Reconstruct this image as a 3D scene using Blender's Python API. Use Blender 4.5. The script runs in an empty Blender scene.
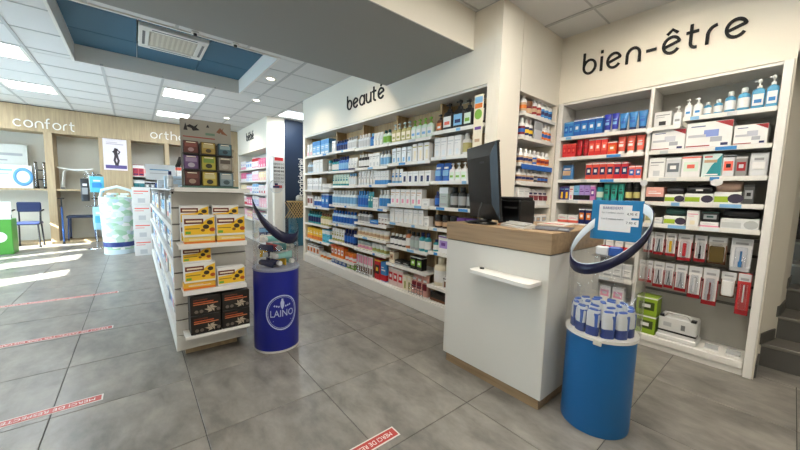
import bpy, math, random
from mathutils import Matrix, Vector
random.seed(7)
S = 0.8            # everything below is laid out in a working unit; the last lines bring it to metres
PI = math.pi
scn = bpy.context.scene
C = scn.collection

# ------------------------------------------------------------------ camera
cam = bpy.data.cameras.new('camera'); camo = bpy.data.objects.new('camera', cam); C.objects.link(camo)
F_PX, YAW, PITCH, ROLL = 322.3, math.radians(50.56), math.radians(5.516), math.radians(1.532)
cam.sensor_width = 36.0; cam.sensor_fit = 'HORIZONTAL'; cam.lens = 36.0*F_PX/800.0
cam.clip_start = 0.02; cam.clip_end = 100
fw = Vector((-math.sin(YAW)*math.cos(PITCH), math.cos(YAW)*math.cos(PITCH), -math.sin(PITCH)))
rt = Vector((math.cos(YAW), math.sin(YAW), 0)); up = rt.cross(fw)
rt2 = rt*math.cos(ROLL)+up*math.sin(ROLL); up2 = up*math.cos(ROLL)-rt*math.sin(ROLL)
R = Matrix((rt2, up2, -fw)).transposed()
camo.matrix_world = Matrix.Translation((0, 0, 1.45)) @ R.to_4x4()
scn.camera = camo
# ------------------------------------------------------------------ world, sun, exposure
w = bpy.data.worlds.new('world'); scn.world = w; w.use_nodes = True
nt = w.node_tree; bg = nt.nodes['Background']
bg.inputs['Color'].default_value = (0.55, 0.77, 1.0, 1); bg.inputs['Strength'].default_value = 44.0
sun = bpy.data.lights.new('sun', 'SUN'); sun.energy = 160; sun.angle = 0.008; sun.color = (1, .96, .9)
suno = bpy.data.objects.new('sun', sun); C.objects.link(suno)
SUN_DIR = Vector((-0.50, 1.0, -0.765))          # travels inward from the shop front
suno.rotation_euler = SUN_DIR.to_track_quat('-Z', 'Y').to_euler()
PANEL_W = 31.0      # power of one ceiling panel
SPOT_W = 75.0       # power of one downlight
scn.view_settings.view_transform = 'Standard'; scn.view_settings.look = 'None'
scn.view_settings.gamma = 1.0; scn.view_settings.use_curve_mapping = False
scn.view_settings.exposure = -1.2

# ------------------------------------------------------------------ materials
MATS = {}
def srgb(h):
    h = h.lstrip('#'); c = [int(h[i:i+2], 16)/255 for i in (0, 2, 4)]
    return tuple(x/12.92 if x <= .04045 else ((x+.055)/1.055)**2.4 for x in c)+(1,)
def mat(h, rough=.45, metal=0., var=.06, scale=14.):
    key = (h, rough, metal)
    if key in MATS: return MATS[key]
    m = bpy.data.materials.new('paint_'+h.strip('#')); m.use_nodes = True
    t = m.node_tree; b = t.nodes['Principled BSDF']
    n = t.nodes.new('ShaderNodeTexNoise'); n.inputs['Scale'].default_value = scale; n.inputs['Detail'].default_value = 3
    co = t.nodes.new('ShaderNodeTexCoord'); t.links.new(co.outputs['Object'], n.inputs['Vector'])
    mx = t.nodes.new('ShaderNodeMix'); mx.data_type = 'RGBA'
    c = srgb(h); mx.inputs[6].default_value = tuple(x*(1-var) for x in c[:3])+(1,); mx.inputs[7].default_value = tuple(min(1, x*(1+var)) for x in c[:3])+(1,)
    t.links.new(n.outputs['Fac'], mx.inputs[0]); t.links.new(mx.outputs[2], b.inputs['Base Color'])
    b.inputs['Roughness'].default_value = rough; b.inputs['Metallic'].default_value = metal
    MATS[key] = m; return m
def wood(name, c1, c2, rough=.5, axis='X'):
    m = bpy.data.materials.new(name); m.use_nodes = True
    t = m.node_tree; b = t.nodes['Principled BSDF']
    co = t.nodes.new('ShaderNodeTexCoord'); mp = t.nodes.new('ShaderNodeMapping')
    sc = {'X': (1.2, 16, 22), 'Y': (16, 1.2, 22), 'Z': (16, 16, 1.2)}[axis]
    mp.inputs['Scale'].default_value = sc
    n = t.nodes.new('ShaderNodeTexNoise'); n.inputs['Scale'].default_value = 2.4; n.inputs['Detail'].default_value = 6
    r = t.nodes.new('ShaderNodeValToRGB'); r.color_ramp.elements[0].color = srgb(c1); r.color_ramp.elements[1].color = srgb(c2)
    r.color_ramp.elements[0].position = .3; r.color_ramp.elements[1].position = .7
    t.links.new(co.outputs['Object'], mp.inputs[0]); t.links.new(mp.outputs[0], n.inputs['Vector'])
    t.links.new(n.outputs['Fac'], r.inputs[0]); t.links.new(r.outputs[0], b.inputs['Base Color'])
    b.inputs['Roughness'].default_value = rough; return m
def clear(name, tint=(1, 1, 1, 1), strength=.12, rough=.05):
    m = bpy.data.materials.new(name); m.use_nodes = True; t = m.node_tree
    for n in list(t.nodes):
        if n.type != 'OUTPUT_MATERIAL': t.nodes.remove(n)
    out = [n for n in t.nodes if n.type == 'OUTPUT_MATERIAL'][0]
    tr = t.nodes.new('ShaderNodeBsdfTransparent'); tr.inputs[0].default_value = tint
    gl = t.nodes.new('ShaderNodeBsdfGlossy'); gl.inputs['Roughness'].default_value = rough
    lw = t.nodes.new('ShaderNodeLayerWeight'); lw.inputs[0].default_value = .25
    mm = t.nodes.new('ShaderNodeMath'); mm.operation = 'MULTIPLY_ADD'; mm.inputs[1].default_value = .6; mm.inputs[2].default_value = strength*.3
    mx = t.nodes.new('ShaderNodeMixShader')
    t.links.new(lw.outputs['Facing'], mm.inputs[0]); t.links.new(mm.outputs[0], mx.inputs[0])
    t.links.new(tr.outputs[0], mx.inputs[1]); t.links.new(gl.outputs[0], mx.inputs[2]); t.links.new(mx.outputs[0], out.inputs[0])
    return m
def emit(name, col, st):
    m = bpy.data.materials.new(name); m.use_nodes = True; t = m.node_tree; b = t.nodes['Principled BSDF']
    b.inputs['Emission Color'].default_value = col; b.inputs['Emission Strength'].default_value = st; return m
def floor_mat():
    m = bpy.data.materials.new('grey_concrete_tile'); m.use_nodes = True; t = m.node_tree; b = t.nodes['Principled BSDF']
    co = t.nodes.new('ShaderNodeTexCoord'); oi = t.nodes.new('ShaderNodeObjectInfo')
    ad = t.nodes.new('ShaderNodeVectorMath'); ad.operation = 'MULTIPLY_ADD'; ad.inputs[1].default_value = (1.3, 2.2, 1); 
    sc = t.nodes.new('ShaderNodeMath'); sc.operation = 'MULTIPLY'; sc.inputs[1].default_value = 40
    t.links.new(oi.outputs['Random'], sc.inputs[0]); t.links.new(co.outputs['Object'], ad.inputs[0]); t.links.new(sc.outputs[0], ad.inputs[2])
    n = t.nodes.new('ShaderNodeTexNoise'); n.inputs['Scale'].default_value = 3.4; n.inputs['Detail'].default_value = 8; n.inputs['Roughness'].default_value = .62
    n.inputs['Distortion'].default_value = .15
    t.links.new(ad.outputs[0], n.inputs['Vector'])
    r = t.nodes.new('ShaderNodeValToRGB'); r.color_ramp.elements[0].color = srgb('#6a6762'); r.color_ramp.elements[1].color = srgb('#98938b')
    r.color_ramp.elements[0].position = .32; r.color_ramp.elements[1].position = .68
    t.links.new(n.outputs['Fac'], r.inputs[0]); t.links.new(r.outputs[0], b.inputs['Base Color'])
    rr = t.nodes.new('ShaderNodeMapRange'); rr.inputs[3].default_value = .22; rr.inputs[4].default_value = .42
    t.links.new(n.outputs['Fac'], rr.inputs[0]); t.links.new(rr.outputs[0], b.inputs['Roughness']); return m
WHITE = mat('#e9e6de', .5, var=.02); WALL = mat('#e8e2d4', .75, var=.015, scale=3); LAM = mat('#e6e4de', .35, var=.015)
CEIL = mat('#dcdcda', .85, var=.02, scale=60); TEE = mat('#b9bab9', .6, var=.01); GREYB = mat('#8e8d8a', .8, var=.02, scale=2)
OAK = wood('oak_board', '#8c7356', '#a88d6b', .5, 'X'); OAKZ = wood('oak_upright', '#a3875f', '#bfa47a', .55, 'Z'); OAKY = wood('oak_fascia', '#a59073', '#baa582', .55, 'Z')
BLACK = mat('#070708', .3); DARK = mat('#1d1e22', .5); CHROME = mat('#b9bcc0', .25, 1.0); GROUT = mat('#4b4a47', .9)
BLUEP = mat('#2f5c74', .6, var=.03); NAVYW = mat('#08203a', .55, var=.04, scale=2); TILE = floor_mat()
CLEAR = clear('clear_plastic'); CLEARB = clear('clear_blister', (.97, .98, 1, 1), .2)
GLASS = clear('window_glass', (.95, .98, .97, 1), .15)
STAIR = mat('#5b5955', .5, var=.12, scale=5); GREYW = mat('#c9c7c0', .7, var=.02)
P = dict(W='#e8e8e6', B='#1f5fb4', N='#16245c', LB='#7db4dc', SB='#3a87c8', T='#2a8f98', G='#7fb23c', DG='#1d4a45', R='#c8202c', DR='#9c1c24', CO='#ea6a58', O='#e07a2a', Y='#f0c22e', BR='#6e4326', K='#151517', GR='#9a9d9f', LG='#c9ccce', PK='#e79ab4', PU='#6a3f8f', LI='#a78fd0', CR='#ece2c8', OL='#a8a65a', SV='#a9b8b4', MA='#7a1a2a', BE='#c7a583', PB='#bcd6ea', GD='#b8b070', MG='#d7e8d8', AQ='#58b7d6', ST='#dfe6ea')
def pm(k): return mat(P.get(k, k), .4)

# ------------------------------------------------------------------ mesh helpers
class MB:
    def __init__(s): s.v = []; s.f = []; s.mi = []; s.mats = []; s.sm = []
    def _m(s, m):
        if isinstance(m, str): m = pm(m)
        if m not in s.mats: s.mats.append(m)
        return s.mats.index(m)
    def add(s, vs, fs, m, smooth=False, M=None):
        o = len(s.v)
        s.v += [tuple(M @ Vector(p)) if M else tuple(p) for p in vs]
        k = s._m(m)
        for f in fs: s.f.append([i+o for i in f]); s.mi.append(k); s.sm.append(smooth)
        return s
    def box(s, x0, x1, y0, y1, z0, z1, m, M=None):
        vs = [(x, y, z) for x in (x0, x1) for y in (y0, y1) for z in (z0, z1)]
        return s.add(vs, [(0, 1, 3, 2), (4, 6, 7, 5), (0, 4, 5, 1), (2, 3, 7, 6), (0, 2, 6, 4), (1, 5, 7, 3)], m, M=M)
    def cbox(s, x0, x1, y0, y1, z0, z1, m, b=.004, M=None):       # chamfered box
        lo = (x0, y0, z0); hi = (x1, y1, z1); vs = []; idx = {}
        for sx in (0, 1):
            for sy in (0, 1):
                for sz in (0, 1):
                    sg = (sx, sy, sz)
                    for a in range(3):
                        p = []
                        for k in range(3):
                            e = hi[k] if sg[k] else lo[k]
                            if k != a: e += -b if sg[k] else b
                            p.append(e)
                        idx[(sg, a)] = len(vs); vs.append(p)
        fs = []
        for a in range(3):
            o = [k for k in range(3) if k != a]
            for sa in (0, 1):
                q = []
                for (u, v) in ((0, 0), (1, 0), (1, 1), (0, 1)):
                    sg = [0]*3; sg[a] = sa; sg[o[0]] = u; sg[o[1]] = v; q.append(idx[(tuple(sg), a)])
                fs.append(q)
            for u in (0, 1):
                for v in (0, 1):
                    e = []
                    for t in (0, 1):
                        sg = [0]*3; sg[a] = t; sg[o[0]] = u; sg[o[1]] = v; e.append(tuple(sg))
                    fs.append([idx[(e[0], o[0])], idx[(e[1], o[0])], idx[(e[1], o[1])], idx[(e[0], o[1])]])
        for sx in (0, 1):
            for sy in (0, 1):
                for sz in (0, 1): fs.append([idx[((sx, sy, sz), a)] for a in range(3)])
        return s.add(vs, fs, m, M=M)
    def loft(s, rings, m, cap0=True, cap1=True, smooth=True, M=None):    # rings: equal length point lists
        n = len(rings[0]); vs = [p for r in rings for p in r]; fs = []
        for i in range(len(rings)-1):
            for j in range(n): fs.append((i*n+j, i*n+(j+1) % n, (i+1)*n+(j+1) % n, (i+1)*n+j))
        s.add(vs, fs, m, smooth, M)
        if cap0: s.add(rings[0][::-1], [tuple(range(n))], m, False, M)
        if cap1: s.add(rings[-1], [tuple(range(n))], m, False, M)
        return s
    def lathe(s, prof, m, n=14, cx=0, cy=0, sx=1, sy=1, cap=True, M=None, smooth=True):
        rings = [[(cx+r*sx*math.cos(2*PI*j/n), cy+r*sy*math.sin(2*PI*j/n), z) for j in range(n)] for r, z in prof]
        return s.loft(rings, m, cap, cap, smooth, M)
    def tube(s, pts, r, m, n=8, M=None):
        pts = [Vector(p) for p in pts]; rings = []
        for i, p in enumerate(pts):
            d = (pts[min(i+1, len(pts)-1)]-pts[max(i-1, 0)]).normalized()
            a = d.cross(Vector((0, 0, 1)));
            if a.length < 1e-3: a = d.cross(Vector((1, 0, 0)))
            a.normalize(); b = d.cross(a)
            rings.append([tuple(p+a*r*math.cos(2*PI*j/n)+b*r*math.sin(2*PI*j/n)) for j in range(n)])
        return s.loft(rings, m, M=M)
    def prism(s, pts, y0, y1, m, M=None):                      # outline in XZ, extruded along Y
        n = len(pts)
        s.add([(x, y0, z) for x, z in pts]+[(x, y1, z) for x, z in pts], [tuple(range(n)), tuple(range(2*n-1, n-1, -1))]+[(i, i+n, (i+1) % n+n, (i+1) % n) for i in range(n)], m, M=M)
        return s
    def mesh(s, name):
        me = bpy.data.meshes.new(name); me.from_pydata(s.v, [], s.f)
        for m in s.mats: me.materials.append(m)
        me.polygons.foreach_set('material_index', s.mi); me.polygons.foreach_set('use_smooth', s.sm); me.update()
        import bmesh
        bm = bmesh.new(); bm.from_mesh(me); bmesh.ops.recalc_face_normals(bm, faces=bm.faces); bm.to_mesh(me); bm.free()
        return me
def tag(o, label=None, cat=None, group=None, kind=None):
    if label: o['label'] = label
    if cat: o['category'] = cat
    if group: o['group'] = group
    if kind: o['kind'] = kind
    return o
def ob(name, mb, parent=None, loc=(0, 0, 0), rz=0., label=None, cat=None, group=None, kind=None):
    me = mb.mesh(name) if isinstance(mb, MB) else mb
    o = bpy.data.objects.new(name, me); C.objects.link(o)
    o.location = loc; o.rotation_euler = (0, 0, rz)
    if parent: o.parent = parent
    return tag(o, label, cat, group, kind)
def thing(name, label, cat, loc=(0, 0, 0), rz=0., group=None):
    o = bpy.data.objects.new(name, None); C.objects.link(o); o.location = loc; o.rotation_euler = (0, 0, rz); o.empty_display_size = .05
    return tag(o, label, cat, group)
def struct(name, mb, label=None, cat=None, parent=None, loc=(0, 0, 0)):
    return ob(name, mb, parent, loc, 0, label, cat, None, None if parent else 'structure')
def fbox(name, b, m, parent=None, **k): return ob(name, MB().box(*b, m), parent, **k)
def fcbox(name, b, m, parent=None, bev=.004, **k): return ob(name, MB().cbox(*b, m, bev), parent, **k)
# ---- stroke lettering for the wall signs
def arc(cx, cy, rx, ry, a0, a1, n=16): return [(cx+rx*math.cos(math.radians(a0+(a1-a0)*i/n)), cy+ry*math.sin(math.radians(a0+(a1-a0)*i/n))) for i in range(n+1)]
GL = {
 'b': (1.0, [[(0, 1.55), (0, .5)]+arc(.5, .5, .5, .5, 180, 540, 26)]), 'd': (1.0, [[(1, 1.55), (1, .5)]+arc(.5, .5, .5, .5, 0, 360, 26)]),
 'i': (0.0, [[(0, 0), (0, .98)], [(0, 1.28), (0, 1.42)]]), 'l': (0.0, [[(0, 0), (0, 1.55)]]),
 'e': (1.0, [[(.02, .40), (.97, .66)]+arc(.5, .5, .5, .5, 18, 322, 26)]), 'c': (.9, [arc(.5, .5, .5, .5, 48, 312, 22)]),
 'n': (.9, [[(0, 0), (0, .5)]+arc(.45, .52, .45, .47, 180, 0, 16)+[(.9, 0)]]), 'h': (.9, [[(0, 0), (0, 1.55)], [(0, .5)]+arc(.45, .52, .45, .47, 180, 0, 16)+[(.9, 0)]]),
 'u': (.9, [[(0, 1), (0, .48)]+arc(.45, .48, .45, .48, 180, 360, 16)+[(.9, 1)], [(.9, 1), (.9, 0)]]), 'a': (1.0, [arc(.5, .5, .5, .5, 0, 360, 26), [(1, 1), (1, 0)]]),
 'o': (1.0, [arc(.5, .5, .5, .5, 0, 360, 26)]), 'r': (.5, [[(0, 0), (0, .5)]+arc(.5, .5, .5, .5, 180, 95, 9)]),
 't': (.6, [[(.15, 1.4), (.15, .3)]+arc(.45, .3, .3, .3, 180, 280, 9), [(-.1, .96), (.55, .96)]]), 'f': (.55, [[(.15, 0), (.15, 1.2)]+arc(.5, 1.2, .35, .35, 180, 90, 8), [(-.1, .9), (.5, .9)]]),
 '-': (.6, [[(0, .52), (.6, .52)]])}
def ribbon(mb, path, wd, y0, y1, m):
    P2 = [Vector(p) for p in path]
    if (P2[0]-P2[-1]).length < 1e-6: closed = True
    else: closed = False
    L = []; Rr = []
    n = len(P2)
    for i in range(n):
        a = P2[i-1] if i > 0 else (P2[-2] if closed else P2[0]); b = P2[i+1] if i < n-1 else (P2[1] if closed else P2[-1])
        d = (b-a).normalized(); nn = Vector((-d.y, d.x))*wd/2
        e = d*0
        if not closed and i == 0: e = -d*wd*.2
        if not closed and i == n-1: e = d*wd*.2
        L.append(P2[i]+nn+e); Rr.append(P2[i]-nn+e)
    for i in range(n-1):
        q = [L[i], Rr[i], Rr[i+1], L[i+1]]
        vs = [(p.x, y0, p.y) for p in q]+[(p.x, y1, p.y) for p in q]
        mb.add(vs, [(0, 1, 2, 3), (7, 6, 5, 4), (0, 4, 5, 1), (2, 6, 7, 3), (1, 5, 6, 2), (0, 3, 7, 4)], m)
def sign(name, text, label, loc, rz, width, xh, stroke, m, depth=.025, gap=.36, vertical=False, hidden_after=None):
    t = thing(name, label, 'sign', loc, rz)
    adv = []; x = 0
    acc = {'é': 'e', 'ê': 'e'}
    for ch in text:
        b = acc.get(ch, ch); adv.append(x); x += GL[b][0]+gap
    tot = x-gap; sx = width/tot
    for ch, x0 in zip(text, adv):
        b = acc.get(ch, ch); mb = MB()
        paths = [list(p) for p in GL[b][1]]
        if ch == 'é': paths.append([(.42, 1.25), (.72, 1.5)])
        if ch == 'ê': paths.append([(.2, 1.22), (.5, 1.46), (.8, 1.22)])
        for p in paths:
            pp = [((q[0]+x0)*sx, q[1]*xh) for q in p]
            ribbon(mb, pp, stroke, -depth, 0, m)
        o = ob('letter', mb, t)
        if vertical: o.rotation_euler = (0, -PI/2, 0)
    return t
def textmesh(txt, size, m, ext=.0006, align='CENTER'):
    cu = bpy.data.curves.new('t', 'FONT'); cu.body = txt; cu.size = size; cu.extrude = ext; cu.align_x = align; cu.align_y = 'CENTER'; cu.resolution_u = 2
    o = bpy.data.objects.new('t', cu); C.objects.link(o)
    dg = bpy.context.evaluated_depsgraph_get(); me = bpy.data.meshes.new_from_object(o.evaluated_get(dg))
    bpy.data.objects.remove(o); bpy.data.curves.remove(cu); me.materials.clear(); me.materials.append(m if not isinstance(m, str) else pm(m)); return me
RX90 = Matrix.Rotation(PI/2, 4, 'X')
def wall_text(name, txt, size, m, parent, loc, rz=0, width=None):       # upright lettering, reads from -Y in local space
    me = textmesh(txt, size, m); me.transform(RX90)
    if width:
        xs = [v.co.x for v in me.vertices]; k = width/(max(xs)-min(xs)); me.transform(Matrix.Diagonal((k, 1, 1, 1)))
    o = ob(name, me, parent, loc, rz); return o

# ================================================================== SETTING
ZC = 3.27; XL, XN, YF, YB = -12.1, 2.6, -4.2, 4.6
GX, GY, GT = -2.074, 1.749, .739
fl = struct('floor', MB().box(XL, XN, YF, YB, -.12, -.004, GROUT))
tm = MB().cbox(.0025, GT-.0025, .0025, GT-.0025, -.014, 0, TILE, .0018).mesh('tile')
for i in range(-14, 7):
    for j in range(-9, 4):
        x, y = GX+i*GT, GY+j*GT
        if x < XL-.1 or x+GT > XN+.05 or y < YF-.2 or y+GT > YB+.2: continue
        if y > 3.2 and x+GT < -9.2: continue
        ob('tile', tm, fl, (x, y, 0))
# ---- ceiling: grid of tiles, recessed blue coffer
CO = (-6.85, -4.70, -.60, 1.60)
ce = struct('ceiling', MB().box(XL, XN, YF, YB, 3.62, 3.72, CEIL))
PX, PY, CP = -1.39, -1.07, .757
LIGHTS = []
def cellx(i): return PX+i*CP
def celly(j): return PY+j*CP
panel_cells = {(-8, -1), (-11, -1), (-9, 2), (-9, 5), (-12, 2), (-13, -3), (-10, -3), (-7, -3), (0, 2), (2, 4), (0, -1), (3, 1), (-5, -3), (0, 4)}
for i in range(-15, 6):
    for j in range(-5, 8):
        r = [cellx(i), cellx(i+1), celly(j), celly(j+1)]
        r = [max(r[0], XL), min(r[1], XN), max(r[2], YF), min(r[3], YB)]
        if r[1]-r[0] < .05 or r[3]-r[2] < .05: continue
        if r[0] > -3.66 and r[1] < -2.15: continue            # over the boxed beam
        rects = [r]
        if r[0] < CO[1] and r[1] > CO[0] and r[2] < CO[3] and r[3] > CO[2]:
            rects = []
            if r[0] < CO[0]: rects.append([r[0], CO[0], r[2], r[3]])
            if r[1] > CO[1]: rects.append([CO[1], r[1], r[2], r[3]])
            a, b = max(r[0], CO[0]), min(r[1], CO[1])
            if r[2] < CO[2]: rects.append([a, b, r[2], CO[2]])
            if r[3] > CO[3]: rects.append([a, b, CO[3], r[3]])
        if (i, j) in panel_cells: LIGHTS.append(r); continue
        for q in rects:
            if q[1]-q[0] > .03 and q[3]-q[2] > .03: ob('ceiling_tile', MB().box(q[0]+.006, q[1]-.006, q[2]+.006, q[3]-.006, ZC+.004, ZC+.03, CEIL), ce)
for j in range(-4, 8):
    y = celly(j)
    for (a, b) in ((XL, -3.66), (-2.18, XN)):
        segs = [(a, b)]
        if CO[2] < y < CO[3] and a < CO[0]: segs = [(a, CO[0]), (CO[1], b)]
        for (p, q) in segs: ob('main_tee', MB().box(p, q, y-.018, y+.018, ZC-.004, ZC+.02, TEE), ce)
for i in range(-14, 6):
    x = cellx(i)
    if -3.66 < x < -2.18: continue
    segs = [(YF, YB)]
    if CO[0] < x < CO[1]: segs = [(YF, CO[2]), (CO[3], YB)]
    for (p, q) in segs: ob('cross_tee', MB().box(x-.008, x+.008, p, q, ZC-.001, ZC+.02, TEE), ce)
tr = struct('trim_1', MB().box(CO[0]-.03, CO[0], CO[2]-.03, CO[3]+.03, ZC-.01, 3.5, LAM).box(CO[1], CO[1]+.03, CO[2]-.03, CO[3]+.03, ZC-.01, 3.5, LAM)
            .box(CO[0], CO[1], CO[2]-.03, CO[2], ZC-.01, 3.5, LAM).box(CO[0], CO[1], CO[3], CO[3]+.03, ZC-.01, 3.5, LAM))
xs = [CO[0], -6.17, -5.36, CO[1]]; ys = [CO[2], .11, .90, CO[3]]
for a in range(3):
    for b in range(3):
        if a == 1 and b == 1: continue
        ob('coffer_panel', MB().box(xs[a]+.006, xs[a+1]-.006, ys[b]+.006, ys[b+1]-.006, 3.5, 3.53, BLUEP), tr)
ac = thing('air_conditioner', 'white square ceiling air conditioner cassette in the blue recess', 'air conditioner', (-5.765, .505, 3.47))
fr = MB()
for (x0, x1, y0, y1) in ((-.39, -.27, -.385, .385), (.27, .39, -.385, .385), (-.27, .27, -.385, -.27), (-.27, .27, .27, .385)): fr.cbox(x0, x1, y0, y1, -.012, .06, LAM, .008)
ob('frame', fr, ac)
for (x0, x1, y0, y1) in ((-.345, -.315, -.25, .25), (.315, .345, -.25, .25), (-.25, .25, -.345, -.315), (-.25, .25, .315, .345)): ob('air_slot', MB().box(x0, x1, y0, y1, -.0135, 0, mat('#6d7072')), ac)
gr = ob('grille', MB().box(-.265, .265, -.265, .265, .0, .05, mat('#bdb6a7', .7)), ac)
for k in range(9): ob('slat', MB().box(-.25, .25, -.25+k*.058, -.225+k*.058, -.006, .0, mat('#cdc7b8', .7)), gr)
for (x, y) in ((-4.62, .62), (-4.62, 1.05)):
    c = thing('ceiling_clip', 'small white clip under the ceiling edge %s' % ('nearer the air conditioner' if y < .8 else 'nearer the beauté sign'), 'clip', (x, y, ZC))
    ob('plate', MB().cbox(-.03, .03, -.035, .035, -.02, 0, LAM), c); ob('lens', MB().lathe([(.018, -.045), (.02, -.02)], BLACK, 10), c)
# ---- boxed beam
be = struct('beam', MB().box(-3.65, -2.19, YF, 2.699, 2.912, 3.30, WALL))
ob('soffit_shade_sheet', MB().box(-3.652, -2.188, YF, 2.699, 2.905, 2.912, mat('#9d9e9a', .85, var=.01)), be)  # thin sheet under the white beam; shade of the underside put into its grey
# ---- walls
struct('wall_right', MB().box(-6.47, -1.93, 2.70, 3.15, 2.545, ZC+.03, WALL).box(-6.47, -6.37, 2.70, 3.15, 0, 2.545, WALL).box(-2.0, -1.93, 2.70, 3.15, 0, 2.545, WALL)
       .box(-6.47, -1.93, 3.06, 3.15, 0, 2.545, WALL))
struct('wall_return', MB().box(-1.929, -1.86, 2.70, 3.052, 0, ZC+.03, WALL).box(-1.929, -1.86, 3.06, 3.89, 2.52, ZC+.03, WALL).box(-2.26, -2.22, 3.16, 3.93, 0, 2.56, GREYW)
       .box(-2.22, -1.929, 3.16, 3.93, 2.53, 2.57, GREYW).box(-2.22, -1.86, 3.86, 3.888, 0, 2.52, WALL))
struct('wall_back', MB().box(-1.86, -.085, 3.89, 4.30, 2.545, ZC+.03, WALL).box(-2.2, -.10, 4.24, 4.30, 0, 2.545, GREYW))
WP = [(-.085, 3.895), (-.085, 4.25), (.0, 4.55), (.04, 5.10)]
def wx(y):
    for (x0, y0), (x1, y1) in zip(WP, WP[1:]):
        if y <= y1: return x0+(x1-x0)*(y-y0)/(y1-y0)
    return WP[-1][0]
fp = WP+[(-.095, 5.10), (-.095, 3.895)]; mb = MB(); n = len(fp)
mb.add([(x, y, 0) for x, y in fp]+[(x, y, 3.4) for x, y in fp], [tuple(range(n)), tuple(range(2*n-1, n-1, -1))]+[(i, (i+1) % n, (i+1) % n+n, i+n) for i in range(n)], WALL)
struct('wall_stair', mb)
struct('wall_stair_header', MB().box(-.084, 1.25, 3.92, 4.02, 2.6, ZC+.03, WALL).box(1.25, XN, 3.92, 4.02, 0, ZC+.03, WALL).box(1.25, 1.35, 4.02, 6, 0, 3.4, WALL).box(-.1, 1.3, 4.02, 6, 3.3, 3.4, GREYW))
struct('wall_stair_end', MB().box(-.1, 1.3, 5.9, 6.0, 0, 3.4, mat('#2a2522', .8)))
st = struct('stairs', MB().box(-.08, 1.25, 4.02, 4.28, -.004, .002, TILE))
SY = [4.28, 4.56, 4.95, 5.25, 5.55, 5.9]
for k in range(5):
    y0, y1 = SY[k], SY[k+1]; z1 = .21*(k+1); xw = wx(y0)
    ob('step', MB().box(xw, 1.249, y0+.012, y1+.05 if k < 4 else y1, .0 if k == 0 else z1-.22, z1-.03, STAIR).cbox(xw, 1.249, y0, y1 if k == 4 else y1+.012, z1-.03, z1, mat('#77736c', .45, var=.1, scale=5), .004), st)
    if k < 3: q = [(wx(y), y) for y in (y0-.06, (y0+y1)/2, y1-.06)]; ob('skirting_tile', MB().loft([[(x+e, y, z) for e, z in ((.001, z1), (.012, z1), (.012, z1+.10), (.001, z1+.10))] for x, y in q], STAIR, smooth=False), st)
ob('skirting_tile', MB().box(-.084, -.072, 3.93, 4.24, .002, .12, STAIR), st)
struct('wall_left', MB().box(XL-.1, XL, YF, YB, 0, 3.7, GREYW))
struct('wall_near', MB().box(XN, XN+.1, YF, 4.02, 0, 3.7, WALL))
fw_ = MB(); ed = [XL-.1, -10.26, -9.36, -8.66, -8.36, -7.84, -7.12, -6.21, -5.6, XN+.1]
for k in range(0, len(ed), 2): fw_.box(ed[k], ed[k+1], YF-.1, YF, 0, 3.7, WALL)
for k in range(1, len(ed)-1, 2): fw_.box(ed[k], ed[k+1], YF-.1, YF, 2.6, 3.7, WALL).box(ed[k], ed[k+1], YF-.1, YF, 0, .06, WALL)
struct('wall_front', fw_)
for n, k in enumerate(range(1, len(ed)-1, 2)):
    wo = struct('window_%d' % (n+1), MB().box(ed[k], ed[k]+.03, YF-.08, YF-.03, .06, 2.6, DARK).box(ed[k+1]-.03, ed[k+1], YF-.08, YF-.03, .06, 2.6, DARK).box(ed[k]+.03, ed[k+1]-.03, YF-.08, YF-.03, 2.57, 2.6, DARK).box(ed[k]+.03, ed[k+1]-.03, YF-.08, YF-.03, .06, .09, DARK))
    ob('pane', MB().box(ed[k]+.03, ed[k+1]-.03, YF-.06, YF-.054, .09, 2.57, GLASS), wo)
struct('wall_passage', MB().box(XL, -.07, YB-.05, YB, 0, 3.7, WALL).box(-.12, -.096, 4.30, 6.0, 0, 3.7, WALL).box(-6.46, -6.40, 3.15, YB-.05, 0, ZC+.03, WALL))
bw = struct('wall_booth', MB().box(-8.50, -8.44, 3.03, YB-.05, 0, ZC+.03, NAVYW))
struct('wall_far', MB().box(-11.37, -8.44, 2.59, 3.03, 2.52, ZC+.03, WALL).box(-8.54, -8.44, 2.59, 3.029, 0, 2.52, mat('#dfe0de', .6, var=.01)).box(XL, -8.5, 3.03, 3.1, 0, ZC+.03, WALL).box(-11.37, -11.27, 2.59, 3.03, 0, 2.52, WALL))
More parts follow.
